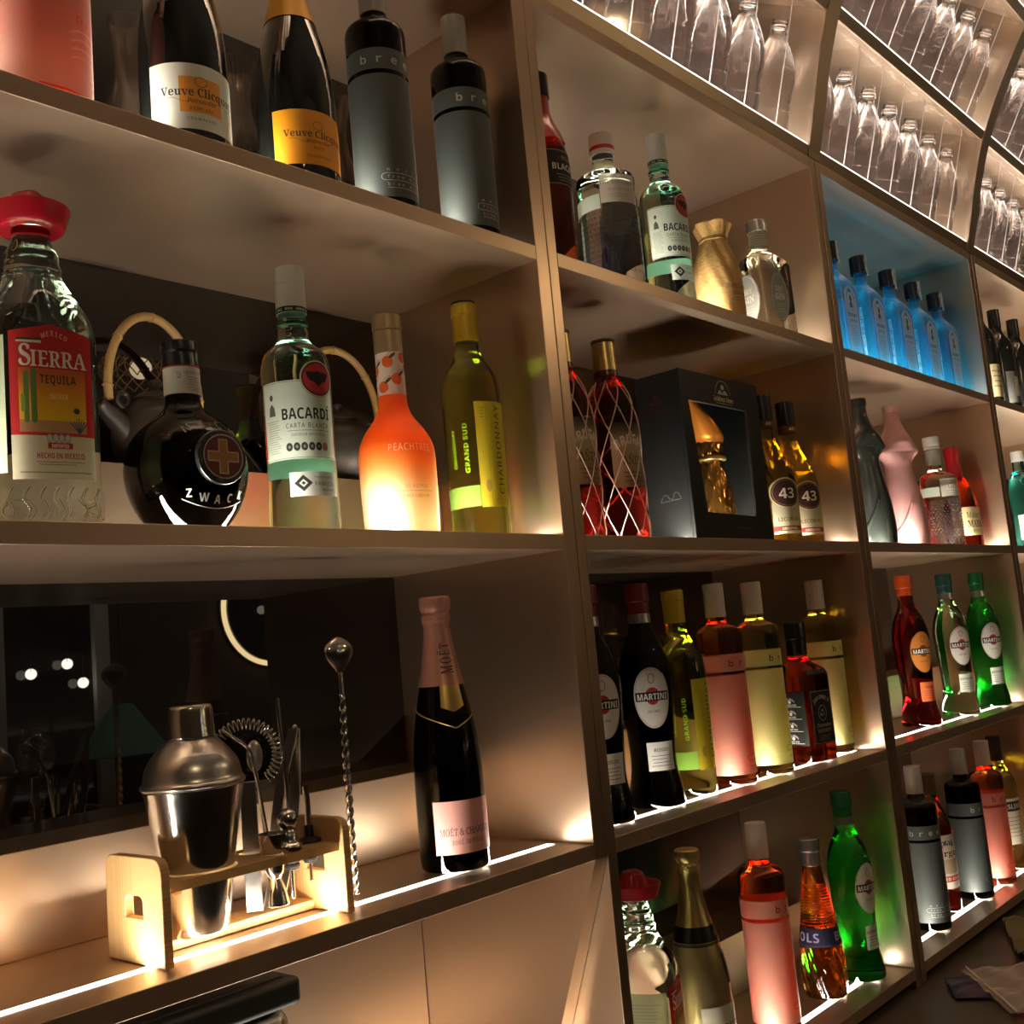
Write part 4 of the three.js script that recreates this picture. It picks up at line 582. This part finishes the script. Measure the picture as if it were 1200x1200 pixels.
// --- third cabinet, row d: spiced rum, white wine
{ const p = prof([[0, .008], [.028, .003, .005], [.0365, 0, .005], [.0375, .012, .006], [.0370, .165, .02], [.0300, .195, .02], [.0170, .225, .012], [.0150, .24], [.0150, .26], [0, .26]]);
  const t = thing('rum_bottle', 'amber spiced rum bottle with a pale label between two grey wine bottles', 'bottle', on('d', 1.268, -.092), -35 * D);
  mesh('body', loft(p, ROUND, 48), G.rum, t);
  mesh('cap', loft(prof([[.0152, .238], [.0170, .238, .0005], [.0170, .281, .002], [0, .282]]), ROUND, 32), S([.10, .05, .02], .45), t);
  mesh('label', wrap(p, .050, .158, -60 * D, 62 * D, { nu: 22, nv: 3 }), paper(canvas(384, 640, (g, w, h) => { fill(g, '#dcd3bf', 0, 0, w, h); arcText(g, 'Captain', 192, 340, 250, -.45, .45, 92, '#3a1c12', { font: 'serif', weight: 'bold' }); txt(g, 'Morgan', 192, 220, 100, '#3a1c12', { font: 'serif', weight: 'bold' }); fill(g, '#b9a98c', 60, 290, 264, 170); fill(g, '#b5421c', 0, 490, w, 70); txt(g, 'SPICED GOLD', 192, 526, 48, '#f2dfb8', { weight: 'bold' }); }), { through: .25 }), t);
  const b = thing('wine_bottle', 'straw-coloured wine bottle with white label and dark capsule at far right', 'bottle', on('d', 1.690, -.088), -40 * D);
  mesh('body', loft(wineP, ROUND, 48), G.straw, b); mesh('capsule', loft(prof([[.0152, .252], [.0168, .252, .0005], [.0168, .309, .002], [0, .3105]]), ROUND, 32), S([.035, .02, .012], .4), b);
  mesh('label', wrap(wineP, .060, .165, -60 * D, 65 * D, { nu: 22, nv: 2 }), paper(canvas(256, 320, (g, w, h) => { fill(g, '#d6ceb8', 0, 0, w, h); fill(g, '#23231f', 0, 20, w, 70); txt(g, 'RIESLING', 128, 56, 44, '#d9d2bc', { weight: 'bold' }); lines(g, 40, 130, 170, 6, 26, '#8a8470', 5); }), { through: .3 }), b);
}
// --- fourth cabinet: what the right edge shows
{ const p = wineP, t = thing('wine_bottle', 'black bottle with a cream label behind the third divider, top right shelf', 'bottle', on('a', 2.00, -.075), 12 * D);
  mesh('body', loft(p, ROUND, 40), G.black, t); mesh('capsule', cyl(.0166, .255, .308, .002), M.blackCap, t); mesh('label', wrap(p, .03, .12, -80 * D, 60 * D, { nu: 20 }), paper(canvas(128, 128, (g, w, h) => { fill(g, '#d8cb98', 0, 0, w, h); lines(g, 20, 24, 88, 4, 20, '#8f8460', 5); }), { through: .3 }), t);
  const b = dup(t, 'black bottle with a grey label, second on the top right shelf', on('a', 2.15, -.075), 20 * D); b.children[2].material = paper(canvas(128, 128, (g, w, h) => { fill(g, '#5c5a54', 0, 0, w, h); fill(g, '#c9c6ba', 34, 20, 60, 80); }), { through: 0 });
  const c = dup(t, 'black bottle with a dark label at the right edge of the top right shelf', on('a', 2.32, -.075), 20 * D); c.children[2].material = paper(canvas(64, 64, (g, w, h) => { fill(g, '#1a1a1a', 0, 0, w, h); fill(g, '#8a8880', 16, 10, 32, 12); }), { through: 0 });
  const k = thing('vodka_bottle', 'turquoise round-shouldered bottle at the right edge of the third row', 'bottle', on('b', 2.225, -.09), 0), q = prof([[0, .006], [.03, .002, .005], [.042, 0, .006], [.044, .02, .01], [.042, .10, .02], [.048, .165, .02], [.040, .205, .02], [.017, .225, .01], [.0155, .24], [.0155, .262], [0, .262]]);
  mesh('body', loft(q, ROUND, 40), glass([.12, .62, .62], .06), k); mesh('cap', cyl(.0172, .255, .285, .002), M.whiteCap, k); mesh('label', wrap(q, .03, .10, -100 * D, 60 * D, { nu: 20 }), paper(canvas(128, 128, (g, w, h) => { fill(g, '#d6cdb4', 0, 0, w, h); ellipse(g, 64, 64, 40, 34, '#b5452c'); }), { through: .2 }), k);
  const d = dup(br1, 'dark grey frosted wine bottle just behind the third divider, third row', on('b', 2.045, -.12), 0);
  dup(rose1, 'pink frosted rose wine bottle behind the third divider, fourth row', on('c', 1.93, -.075), 0);
}

// ------------------------------------------------------------------ back step: teapots and carafes
{ const t = thing('teapot', 'dark clay teapot with bamboo handle behind the round black liqueur bottle', 'teapot', [-.402, ROW.b + .0985, -.264], 10 * D);
  const p = prof([[0, .003], [.026, .001, .002], [.030, 0, .003], [.046, .018, .02], [.0535, .044, .02], [.046, .072, .016], [.026, .084, .008], [.0255, .087, .001], [.023, .0872]], 6);
  mesh('body', loft([...p, [0, .0872]], ROUND, 48), M.clay, t);
  const lid = mesh('lid', loft(prof([[.0262, .0872], [.0268, .089, .001], [.020, .095, .006], [.006, .098, .003], [.0045, .102, .002], [.008, .108, .003], [.006, .112, .003], [0, .1125]], 4), ROUND, 36), M.clay, t);
  mesh('spout', loft(prof([[.016, -.012], [.0125, .012, .01], [.0085, .040, .006], [.0095, .046, .001], [.007, .047], [.006, .03]]), ROUND, 24).rotateZ(.92).translate(-.043, .046, 0), M.clay, t);
  for (const s of [-1, 1]) mesh('lug', new THREE.TorusGeometry(.008, .003, 8, 20).rotateY(0).translate(s * .047, .082, 0), M.clay, t);
  const hp = []; for (let i = 0; i <= 20; i++) { const a = Math.PI * (1.04 - 1.08 * i / 20); hp.push([Math.cos(a) * .066, .092 + Math.sin(a) * .096, 0]); }
  const h = mesh('handle', tube(hp, .0052, 60, 10), M.bamboo, t);
  for (const i of [1, 5, 10, 15, 19]) { const [x, y] = hp[i], [x2, y2] = hp[i + 1], g = new THREE.TorusGeometry(.0052, .0012, 6, 16); g.rotateY(Math.PI / 2).rotateZ(Math.atan2(y2 - y, x2 - x)).translate(x, y, 0); mesh('bamboo_node', g, M.bamboo, h); }
  dup(t, 'dark clay teapot with bamboo handle between the rum and peach liqueur', [-.130, ROW.b + .0985, -.264], -6 * D);
  const c = thing('carafe', 'clear glass carafe behind the white-labelled champagne on the top shelf', 'carafe', [-.418, ROW.a + .0985, -.262], 0), cg = S([.95, .93, .9], .03, 0, { transmission: 1, ior: 1.5 });
  mesh('body', loft(prof([[0, .004], [.034, .003, .004], [.046, .008, .006], [.045, .02, .015], [.0185, .085, .02], [.0150, .115, .02], [.0205, .176, .004], [.0185, .176, .001], [.0135, .115, .02], [.0165, .085, .02], [.043, .02, .012], [.040, .010, .005], [0, .008]]), ROUND, 44), cg, c); mesh('base', loft(prof([[0, .0], [.030, 0, .001], [.030, .003, .001], [0, .003]]), ROUND, 36), cg, c);
  const v = thing('carafe', 'clear glass carafe between the two champagne bottles on the top shelf', 'carafe', [-.263, ROW.a + .0985, -.262], 0);
  mesh('body', loft(prof([[0, .003], [.024, .002, .004], [.034, .01, .01], [.036, .045, .02], [.0195, .100, .02], [.0185, .130, .02], [.0275, .176, .003], [.0255, .176, .001], [.0165, .130, .02], [.0175, .100, .02], [.034, .045, .02], [.031, .014, .008], [0, .008]]), ROUND, 44), cg, v); mesh('base', loft(prof([[0, 0], [.022, 0, .001], [.022, .002, .001], [0, .002]]), ROUND, 36), cg, v);
  dup(v, 'clear glass carafe between the orange champagne and first grey wine bottle', [-.103, ROW.a + .0985, -.262], 0);
}

// ------------------------------------------------------------------ bar tools on their wooden stand
{ const y0 = ROW.c + .0008, X0 = -.562, X1 = -.352;
  const s = thing('tool_stand', 'wooden bar tool stand with cut-out handle holes in its rounded ends', 'tool stand', [(X0 + X1) / 2, y0, -.078]);
  const w = X1 - X0, hw = w / 2;
  const sh = new THREE.Shape(), d = .047, h = .090, r = .014; sh.moveTo(-d, 0); sh.lineTo(d, 0); sh.lineTo(d, h - r); sh.quadraticCurveTo(d, h, d - r, h); sh.lineTo(-d + r, h); sh.quadraticCurveTo(-d, h, -d, h - r); sh.closePath();
  const q = new THREE.Path(); const hx = .016, hy0 = .037, hy1 = .058, rr = .008; q.moveTo(-hx, hy0); q.lineTo(hx, hy0); q.lineTo(hx, hy1 - rr); q.quadraticCurveTo(hx, hy1, hx - rr, hy1); q.lineTo(-hx + rr, hy1); q.quadraticCurveTo(-hx, hy1, -hx, hy1 - rr); q.closePath(); sh.holes.push(q);
  for (const x of [-hw, hw - .009]) { const g = new THREE.ExtrudeGeometry(sh, { depth: .007, bevelEnabled: true, bevelSize: .001, bevelThickness: .001, bevelSegments: 2, curveSegments: 8 }); g.rotateY(Math.PI / 2); g.translate(x + .001, .001, 0); const u = g.attributes.uv; for (let i = 0; i < u.count; i++) u.setXY(i, u.getX(i) * 8, u.getY(i) * 4); mesh('end_panel', g, M.wood, s); }
  const b = new THREE.Shape(); b.moveTo(-hw + .009, -.040); b.lineTo(hw - .009, -.040); b.lineTo(hw - .009, .040); b.lineTo(-hw + .009, .040); b.closePath();
  const HC = [[-.039, 0, .0365], [.029, -.014, .0115], [.034, .018, .0125], [.064, .004, .0105], [.088, .004, .0085], [.052, -.018, .008]];
  for (const [x, z, R] of HC) { const c = new THREE.Path(); c.absarc(x, -z, R, 0, Math.PI * 2, true); b.holes.push(c); }
  const bg = new THREE.ExtrudeGeometry(b, { depth: .008, bevelEnabled: false, curveSegments: 20 }); bg.rotateX(-Math.PI / 2); bg.translate(0, .060, 0); mesh('top_board', bg, M.wood, s);
  mesh('base_board', bx(-hw + .009, hw - .009, .0, .009, -.045, -.005, .001), M.wood, s);
  const P = (x, z) => [(X0 + X1) / 2 + x, y0, -.078 + z];
  // shaker
  { const t = thing('cocktail_shaker', 'polished steel cocktail shaker standing in the wooden tool stand', 'shaker', [P(-.039, 0)[0], y0 + .0095, P(0, 0)[2]]);
    mesh('cup', loft(prof([[0, .002], [.024, 0, .004], [.0262, .006, .004], [.0325, .05, .02], [.040, .100, .03], [.0455, .128, .004], [.0470, .1335, .001], [.0445, .1345, .001], [.0445, .130]]), ROUND, 64), M.steel, t);
    mesh('lid', loft(prof([[.0452, .134], [.0482, .135, .001], [.0482, .138, .001], [.0455, .141, .004], [.0430, .156, .012], [.0300, .172, .01], [.0215, .178, .004], [.0205, .181], [0, .181]]), ROUND, 64), M.steelSoft, t);
    mesh('cap', loft(prof([[.0212, .1788], [.0232, .179, .001], [.0222, .200, .004], [.0218, .207, .003], [.0195, .2095, .002], [0, .2105]]), ROUND, 48), M.steel, t); }
  // strainer
  { const t = thing('cocktail_strainer', 'steel cocktail strainer with spring coil, handle down in the stand', 'strainer', P(.029, -.012), -38 * D), cy = .163;
    const pl = new THREE.Shape(); pl.absarc(0, 0, .030, 0, 7, false); for (let i = 0; i < 8; i++) { const c = new THREE.Path(); c.absarc(Math.cos(i * .785) * .017, Math.sin(i * .785) * .017, .003, 0, 7, true); pl.holes.push(c); }
    mesh('plate', new THREE.ExtrudeGeometry(pl, { depth: .0012, bevelEnabled: false, curveSegments: 30 }).translate(0, cy, -.0006), M.steelSoft, t);
    const c = []; for (let i = 0; i <= 420; i++) { const f = i / 420, a = -.9 + f * (Math.PI * 1.0 + 1.8) , b = f * 2 * Math.PI * 34, R = .031 + .0052 * Math.cos(b); c.push([Math.cos(a) * R, cy + Math.sin(a) * R, .0052 * Math.sin(b)]); }
    mesh('spring', tube(c, .0007, 900, 5), M.steel, t); mesh('handle', bx(-.008, .008, .012, cy - .026, -.001, .001, .0007), M.steelSoft, t); }
  // jigger, ball stopper
  { const t = thing('jigger', 'small double-ended steel jigger set in the wooden stand', 'jigger', P(.034, .018)); mesh('large_cup', loft(prof([[.0055, .045], [.0085, .050, .002], [.0122, .075, .004], [.0148, .0875, .001], [.0138, .0877, .0004], [.0110, .075, .004], [.007, .052], [0, .051]]), ROUND, 40), M.steel, t); mesh('small_cup', loft(prof([[.0115, .020], [.0125, .0198, .0005], [.0098, .034, .003], [.0055, .0449]]), ROUND, 40), M.steel, t);
    const m = thing('bottle_stopper', 'chrome ball-topped bottle stopper between strainer and pourers', 'stopper', P(.047, .026)); mesh('base', loft(prof([[0, .0685], [.013, .0685, .001], [.0135, .074, .002], [.009, .078, .003], [.0085, .084, .002], [.0065, .087, .002], [.0055, .090], [0, .09]]), ROUND, 40), M.steel, m); mesh('ball', new THREE.SphereGeometry(.0105, 32, 20).translate(0, .099, 0), M.steel, m); }
  // spout pourers
  { const t = thing('spout_pourer', 'taller steel spout pourer with black rubber stopper in the stand', 'pourer', P(.064, .004)); mesh('flange', loft(prof([[0, .0685], [.0150, .0685, .001], [.0150, .0725, .0015], [.006, .0745, .001], [.0048, .085], [0, .085]]), ROUND, 40), M.rubber, t);
    const rg = []; for (let i = 0; i < 4; i++) rg.push(cyl(.0098 - i * .0004, .048 + (3 - i) * .005, .0515 + (3 - i) * .005, .001)); mesh('stopper', join([cyl(.0075, .046, .0684), ...rg]), M.rubber, t); mesh('spout', tube([[0, .072, 0], [.001, .11, 0], [-.001, .15, 0], [-.004, .192, 0], [-.005, .216, 0]], .0026, 40, 12), M.steel, t); mesh('breather', cyl(.0022, .018, .0465, .0004), M.steel, t);
    const u = thing('spout_pourer', 'shorter steel spout pourer with rubber stopper at the stand end', 'pourer', P(.088, .004)); mesh('flange', loft(prof([[0, .0685], [.0125, .0685, .001], [.0125, .0715, .0012], [.005, .0735, .001], [.0045, .085], [0, .085]]), ROUND, 40), M.rubber, u); mesh('stopper', join([cyl(.0065, .048, .0684), cyl(.0078, .050, .0535), cyl(.0078, .057, .0605)]), M.rubber, u); mesh('spout', tube([[0, .072, 0], [.0005, .09, 0], [0, .11, 0], [-.001, .124, 0]], .0034, 20, 12), M.steel, u); mesh('breather', cyl(.002, .030, .0485, .0004), M.steel, u); }
  // tongs
  { const t = thing('ice_tongs', 'flat steel ice tongs leaning upright behind the pourers', 'tongs', P(.060, -.018)); const arm = (s) => { const pts = [], n = 14, P2 = []; for (let i = 0; i <= n; i++) { const f = i / n; P2.push([.034 * f ** 1.1 * 1 + s * (.010 * Math.sin(Math.PI * Math.min(1, f * 1.02)) + .001), .010 + .172 * f]); } const S2 = new THREE.Shape(); P2.forEach(([x, y], i) => i ? S2.lineTo(x, y) : S2.moveTo(x, y)); [...P2].reverse().forEach(([x, y]) => S2.lineTo(x + .0012, y)); return new THREE.ExtrudeGeometry(S2, { depth: .016, bevelEnabled: false }).translate(0, 0, -.008); };
    mesh('arm', arm(1), M.steelSoft, t); mesh('arm', arm(-1), M.steelSoft, t); mesh('bridge', tube([[.0335, .1815, 0], [.0345, .184, 0], [.0365, .1845, 0], [.0372, .182, 0]], .0015, 16, 8).scale(1, 1, 1), M.steelSoft, t); }
  // spoons and straws in the back hole
  { const t = thing('bar_spoon', 'thin steel tasting spoon, bowl up, behind the strainer', 'spoon', P(.0505, -.018)); mesh('handle', tube([[.004, .0102, 0], [0, .07, 0], [-.006, .145, 0]], .0014, 20, 8), M.steel, t); mesh('bowl', new THREE.SphereGeometry(1, 24, 16).scale(.0095, .016, .0035).translate(-.007, .160, 0), M.steelSoft, t);
    const u = thing('steel_straw', 'bent steel straw crossing behind the strainer', 'straw', P(.0515, -.0135)); mesh('tube', tube([[.006, .0102, 0], [0, .07, 0], [-.012, .155, -.002], [-.016, .168, -.002], [-.044, .190, -.004]], .0018, 50, 10), M.steel, u); mesh('tip', new THREE.TorusGeometry(.0018, .0004, 6, 14).rotateY(1.1).translate(-.044, .190, -.004), M.steel, u); }
  // twisted bar spoon on its own
  { const t = thing('twisted_bar_spoon', 'long twisted steel bar spoon standing upright right of the wooden stand', 'spoon', [-.309, y0, -.080]);
    const pp = []; for (let i = 0; i <= 160; i++) pp.push([.0036, .002 + .205 * i / 160]);
    mesh('shaft', loft([[0, .0005], ...pp, [.003, .212], [0, .2125]], (a, y) => { const k = 1 + .24 * Math.cos(2 * (a - y * 260)); return [Math.sin(a) * k, Math.cos(a) * k]; }, 20), M.steel, t);
    mesh('neck', loft([[.0031, .2085], [.0029, .225], [.0030, .235], [0, .236]], ROUND, 16), M.steel, t);
    const pr = []; for (let i = 0; i <= 20; i++) { const f = i / 20; pr.push([Math.max(1e-7, .0185 * Math.sin(Math.PI * Math.pow(f, 1.5)) ** .8 + (1 - f) * .002), .232 + .042 * f]); }
    mesh('bowl', loft(pr, (a) => [Math.sin(a), Math.cos(a) * .42], 40), M.steel, t); }
}
// ------------------------------------------------------------------ lower left: steel bin, worktop: bag, packet, cloth
{ const t = thing('ice_bin', 'square steel bin with a dark rim in the open compartment below the bar tools', 'bin', [-.497, ROW.d + .001, -.125]);
  const body = new RoundedBoxGeometry(.172, .308, .132, 4, .018).translate(0, .154, 0); mesh('body', body, M.steelSoft, t); mesh('rim', new RoundedBoxGeometry(.184, .026, .144, 3, .006).translate(0, .3212, 0), S([.02, .024, .02], .55), t); mesh('lid', new RoundedBoxGeometry(.16, .006, .12, 2, .0025).translate(0, .3344, 0), S([.02, .02, .02], .5), t); }
{ const film = S([.85, .80, .74], .28, 0, { transmission: .75, ior: 1.4 });
  const crumple = (w, d, n, amp, base, k, lift = () => 0) => { const g = new THREE.PlaneGeometry(w, d, n, n).rotateX(-Math.PI / 2), P = g.attributes.position; for (let i = 0; i < P.count; i++) { const x = P.getX(i), z = P.getZ(i); P.setY(i, base + Math.max(0, amp * (Math.sin(x * k + z * k * .7) * Math.sin(z * k * 1.3 - x * k * .4) + .5 * Math.sin(x * k * 2.7 - z * k * 2.1) + .55)) + lift(x, z)); } g.computeVertexNormals(); return g; };
  const sheet = (g, th) => { const a = g.clone(), b = g.clone(); const P = b.attributes.position; for (let i = 0; i < P.count; i++) P.setY(i, P.getY(i) - th); const I = b.index; for (let i = 0; i < I.count; i += 3) { const q = I.getX(i); I.setX(i, I.getX(i + 1)); I.setX(i + 1, q); } b.computeVertexNormals(); return join([a, b]); };
  const t = thing('plastic_bag', 'clear crumpled plastic bag lying flat on the worktop', 'bag', [.955, WT + .0012, .20], 38 * D); mesh('film', sheet(crumple(.24, .22, 40, .0035, .008, 46), .0006), film, t); mesh('seam', tube([[-.12, .010, -.1], [-.04, .0125, -.101], [.04, .010, -.1], [.12, .012, -.1]], .0022, 30, 6), S([.7, .62, .54], .5), t);
  const p = thing('snack_packet', 'small dark purple packet beside the plastic bag on the worktop', 'packet', [.905, WT + .0012, .075], 30 * D); mesh('pouch', sheet(crumple(.11, .055, 24, .002, .004, 60, (x, z) => .006 * Math.cos(x * 26) * Math.cos(z * 50)), .003), S([.035, .018, .07], .3, 0, { clearcoat: .4 }), p); mesh('seal', bx(-.057, -.052, .003, .005, -.027, .027, .0008), S([.06, .04, .1], .3), p);
  const c = thing('bar_cloth', 'crumpled olive bar cloth on the worktop at the bottom right', 'cloth', [1.235, WT + .0012, .125], 24 * D); mesh('cloth', sheet(crumple(.25, .15, 56, .011, .006, 44, (x, z) => .012 * Math.exp(-((x - .03) ** 2 + z * z) * 160)), .0025), S([.20, .165, .075], .9), c); mesh('hem', tube([[-.128, .009, .0845], [-.06, .012, .0845], [0, .011, .0845], [.07, .012, .0845], [.128, .010, .0845]], .002, 30, 6), S([.17, .14, .06], .9), c);
}

// ------------------------------------------------------------------ the room behind the camera, seen in the dark mirrors
{ const zf = ROOM.z1 - .002;
  const m = thing('ring_mirror', 'round wall mirror with a glowing ring of light around it', 'mirror', [1.905, .135, zf - .02]); mesh('glass', cyl(.235, 0, .012, .002).rotateX(-Math.PI / 2).translate(0, 0, -.004), S([.02, .03, .045], .05, .6), m);
  mesh('light_ring', new THREE.TorusGeometry(.245, .011, 10, 72), new THREE.MeshStandardMaterial({ color: 0xffffff, emissive: new THREE.Color(1, .72, .34), emissiveIntensity: 10 }), m);
  mesh('backplate', cyl(.26, 0, .012, .002).rotateX(-Math.PI / 2).translate(0, 0, .018), S([.05, .04, .03], .7), m); const pl = new THREE.PointLight(new THREE.Color(1, .75, .42), .05); pl.position.set(0, 0, -.1); m.add(pl);
  const f = S([.62, .58, .52], .6);
  struct('window_1', join([bx(.62, .70, -.95, .62, zf - .05, zf), bx(1.05, 1.11, -.95, .62, zf - .05, zf), bx(.62, 1.11, .56, .62, zf - .05, zf), bx(.62, 1.11, -.95, -.89, zf - .05, zf)]), f); struct('window_2', bx(.70, 1.05, -.89, .56, zf - .02, zf - .01), S([.004, .005, .006], .05));
  for (const [x, y, l] of [[.79, -.073, 'first from the window frame'], [.93, -.045, 'middle and highest of the three'], [.99, -.121, 'lowest of the three']]) { const b = thing('window_lamp', 'tiny white bulb hanging before the dark window, ' + l, 'lamp', [x, y, zf - .06]); mesh('bulb', new THREE.SphereGeometry(.004, 16, 12), new THREE.MeshStandardMaterial({ color: 0xffffff, emissive: 0xfff4e0, emissiveIntensity: 14 }), b); mesh('cord', tube([[0, .008, 0], [0, .4, .002], [0, 1.98 - y - .01, 0]], .0012, 10, 5), M.rubber, b); const q = new THREE.PointLight(0xfff4e0, .02); b.add(q); }
  const sh = thing('pendant_lamp', 'teal cone lamp shade hanging unlit in the dark room', 'lamp', [.73, -.36, 1.8]); mesh('shade', loft(prof([[.14, 0], [.142, .002, .001], [.03, .16, .01], [.028, .158], [.136, .004]]), ROUND, 40), S([.16, .62, .46], .6), sh); mesh('cord', tube([[0, .155, 0], [0, 1, 0], [0, 1.98 + .36 - .005, 0]], .003, 10, 6), M.rubber, sh);
  // warm pendant lamps that light the bar front
  const spots = [[.75, .86, 1.62, .02, 'woven pendant lamp glowing over the room, nearest the window'], [-1.35, 1.25, 1.9, .35, 'woven pendant lamp glowing behind the viewer at the left'], [2.3, 1.25, 1.9, .35, 'woven pendant lamp glowing at the far right of the room']];
  for (const [x, y, z, power, l] of spots) { const t = thing('pendant_lamp', l, 'lamp', [x, y, z]); const strands = []; for (let i = 0; i < 20; i++) for (const s of [-1, 1]) { const pts = []; for (let k = 0; k <= 8; k++) { const f = k / 8, a = i / 20 * 2 * Math.PI + s * f * .7, r = .045 + .085 * Math.sin(Math.PI * (.15 + .6 * (1 - f))); pts.push([Math.sin(a) * r, -.05 + .11 * f, Math.cos(a) * r]); } strands.push(tube(pts, .0022, 14, 4)); }
    mesh('shade', join(strands), S([.42, .24, .09], .8), t); mesh('bulb', new THREE.SphereGeometry(.035, 20, 14), new THREE.MeshStandardMaterial({ color: 0xffffff, emissive: new THREE.Color(1, .74, .42), emissiveIntensity: 5 }), t); mesh('cord', tube([[0, .06, 0], [0, .3, 0], [0, 1.98 - y - .004, 0]], .0025, 8, 6), M.rubber, t);
    const p = new THREE.PointLight(new THREE.Color(1, .74, .42), ROOM_POWER * power); p.shadow.radius = 1.5; p.castShadow = true; t.add(p); }
}

renderer.render(scene, camera);
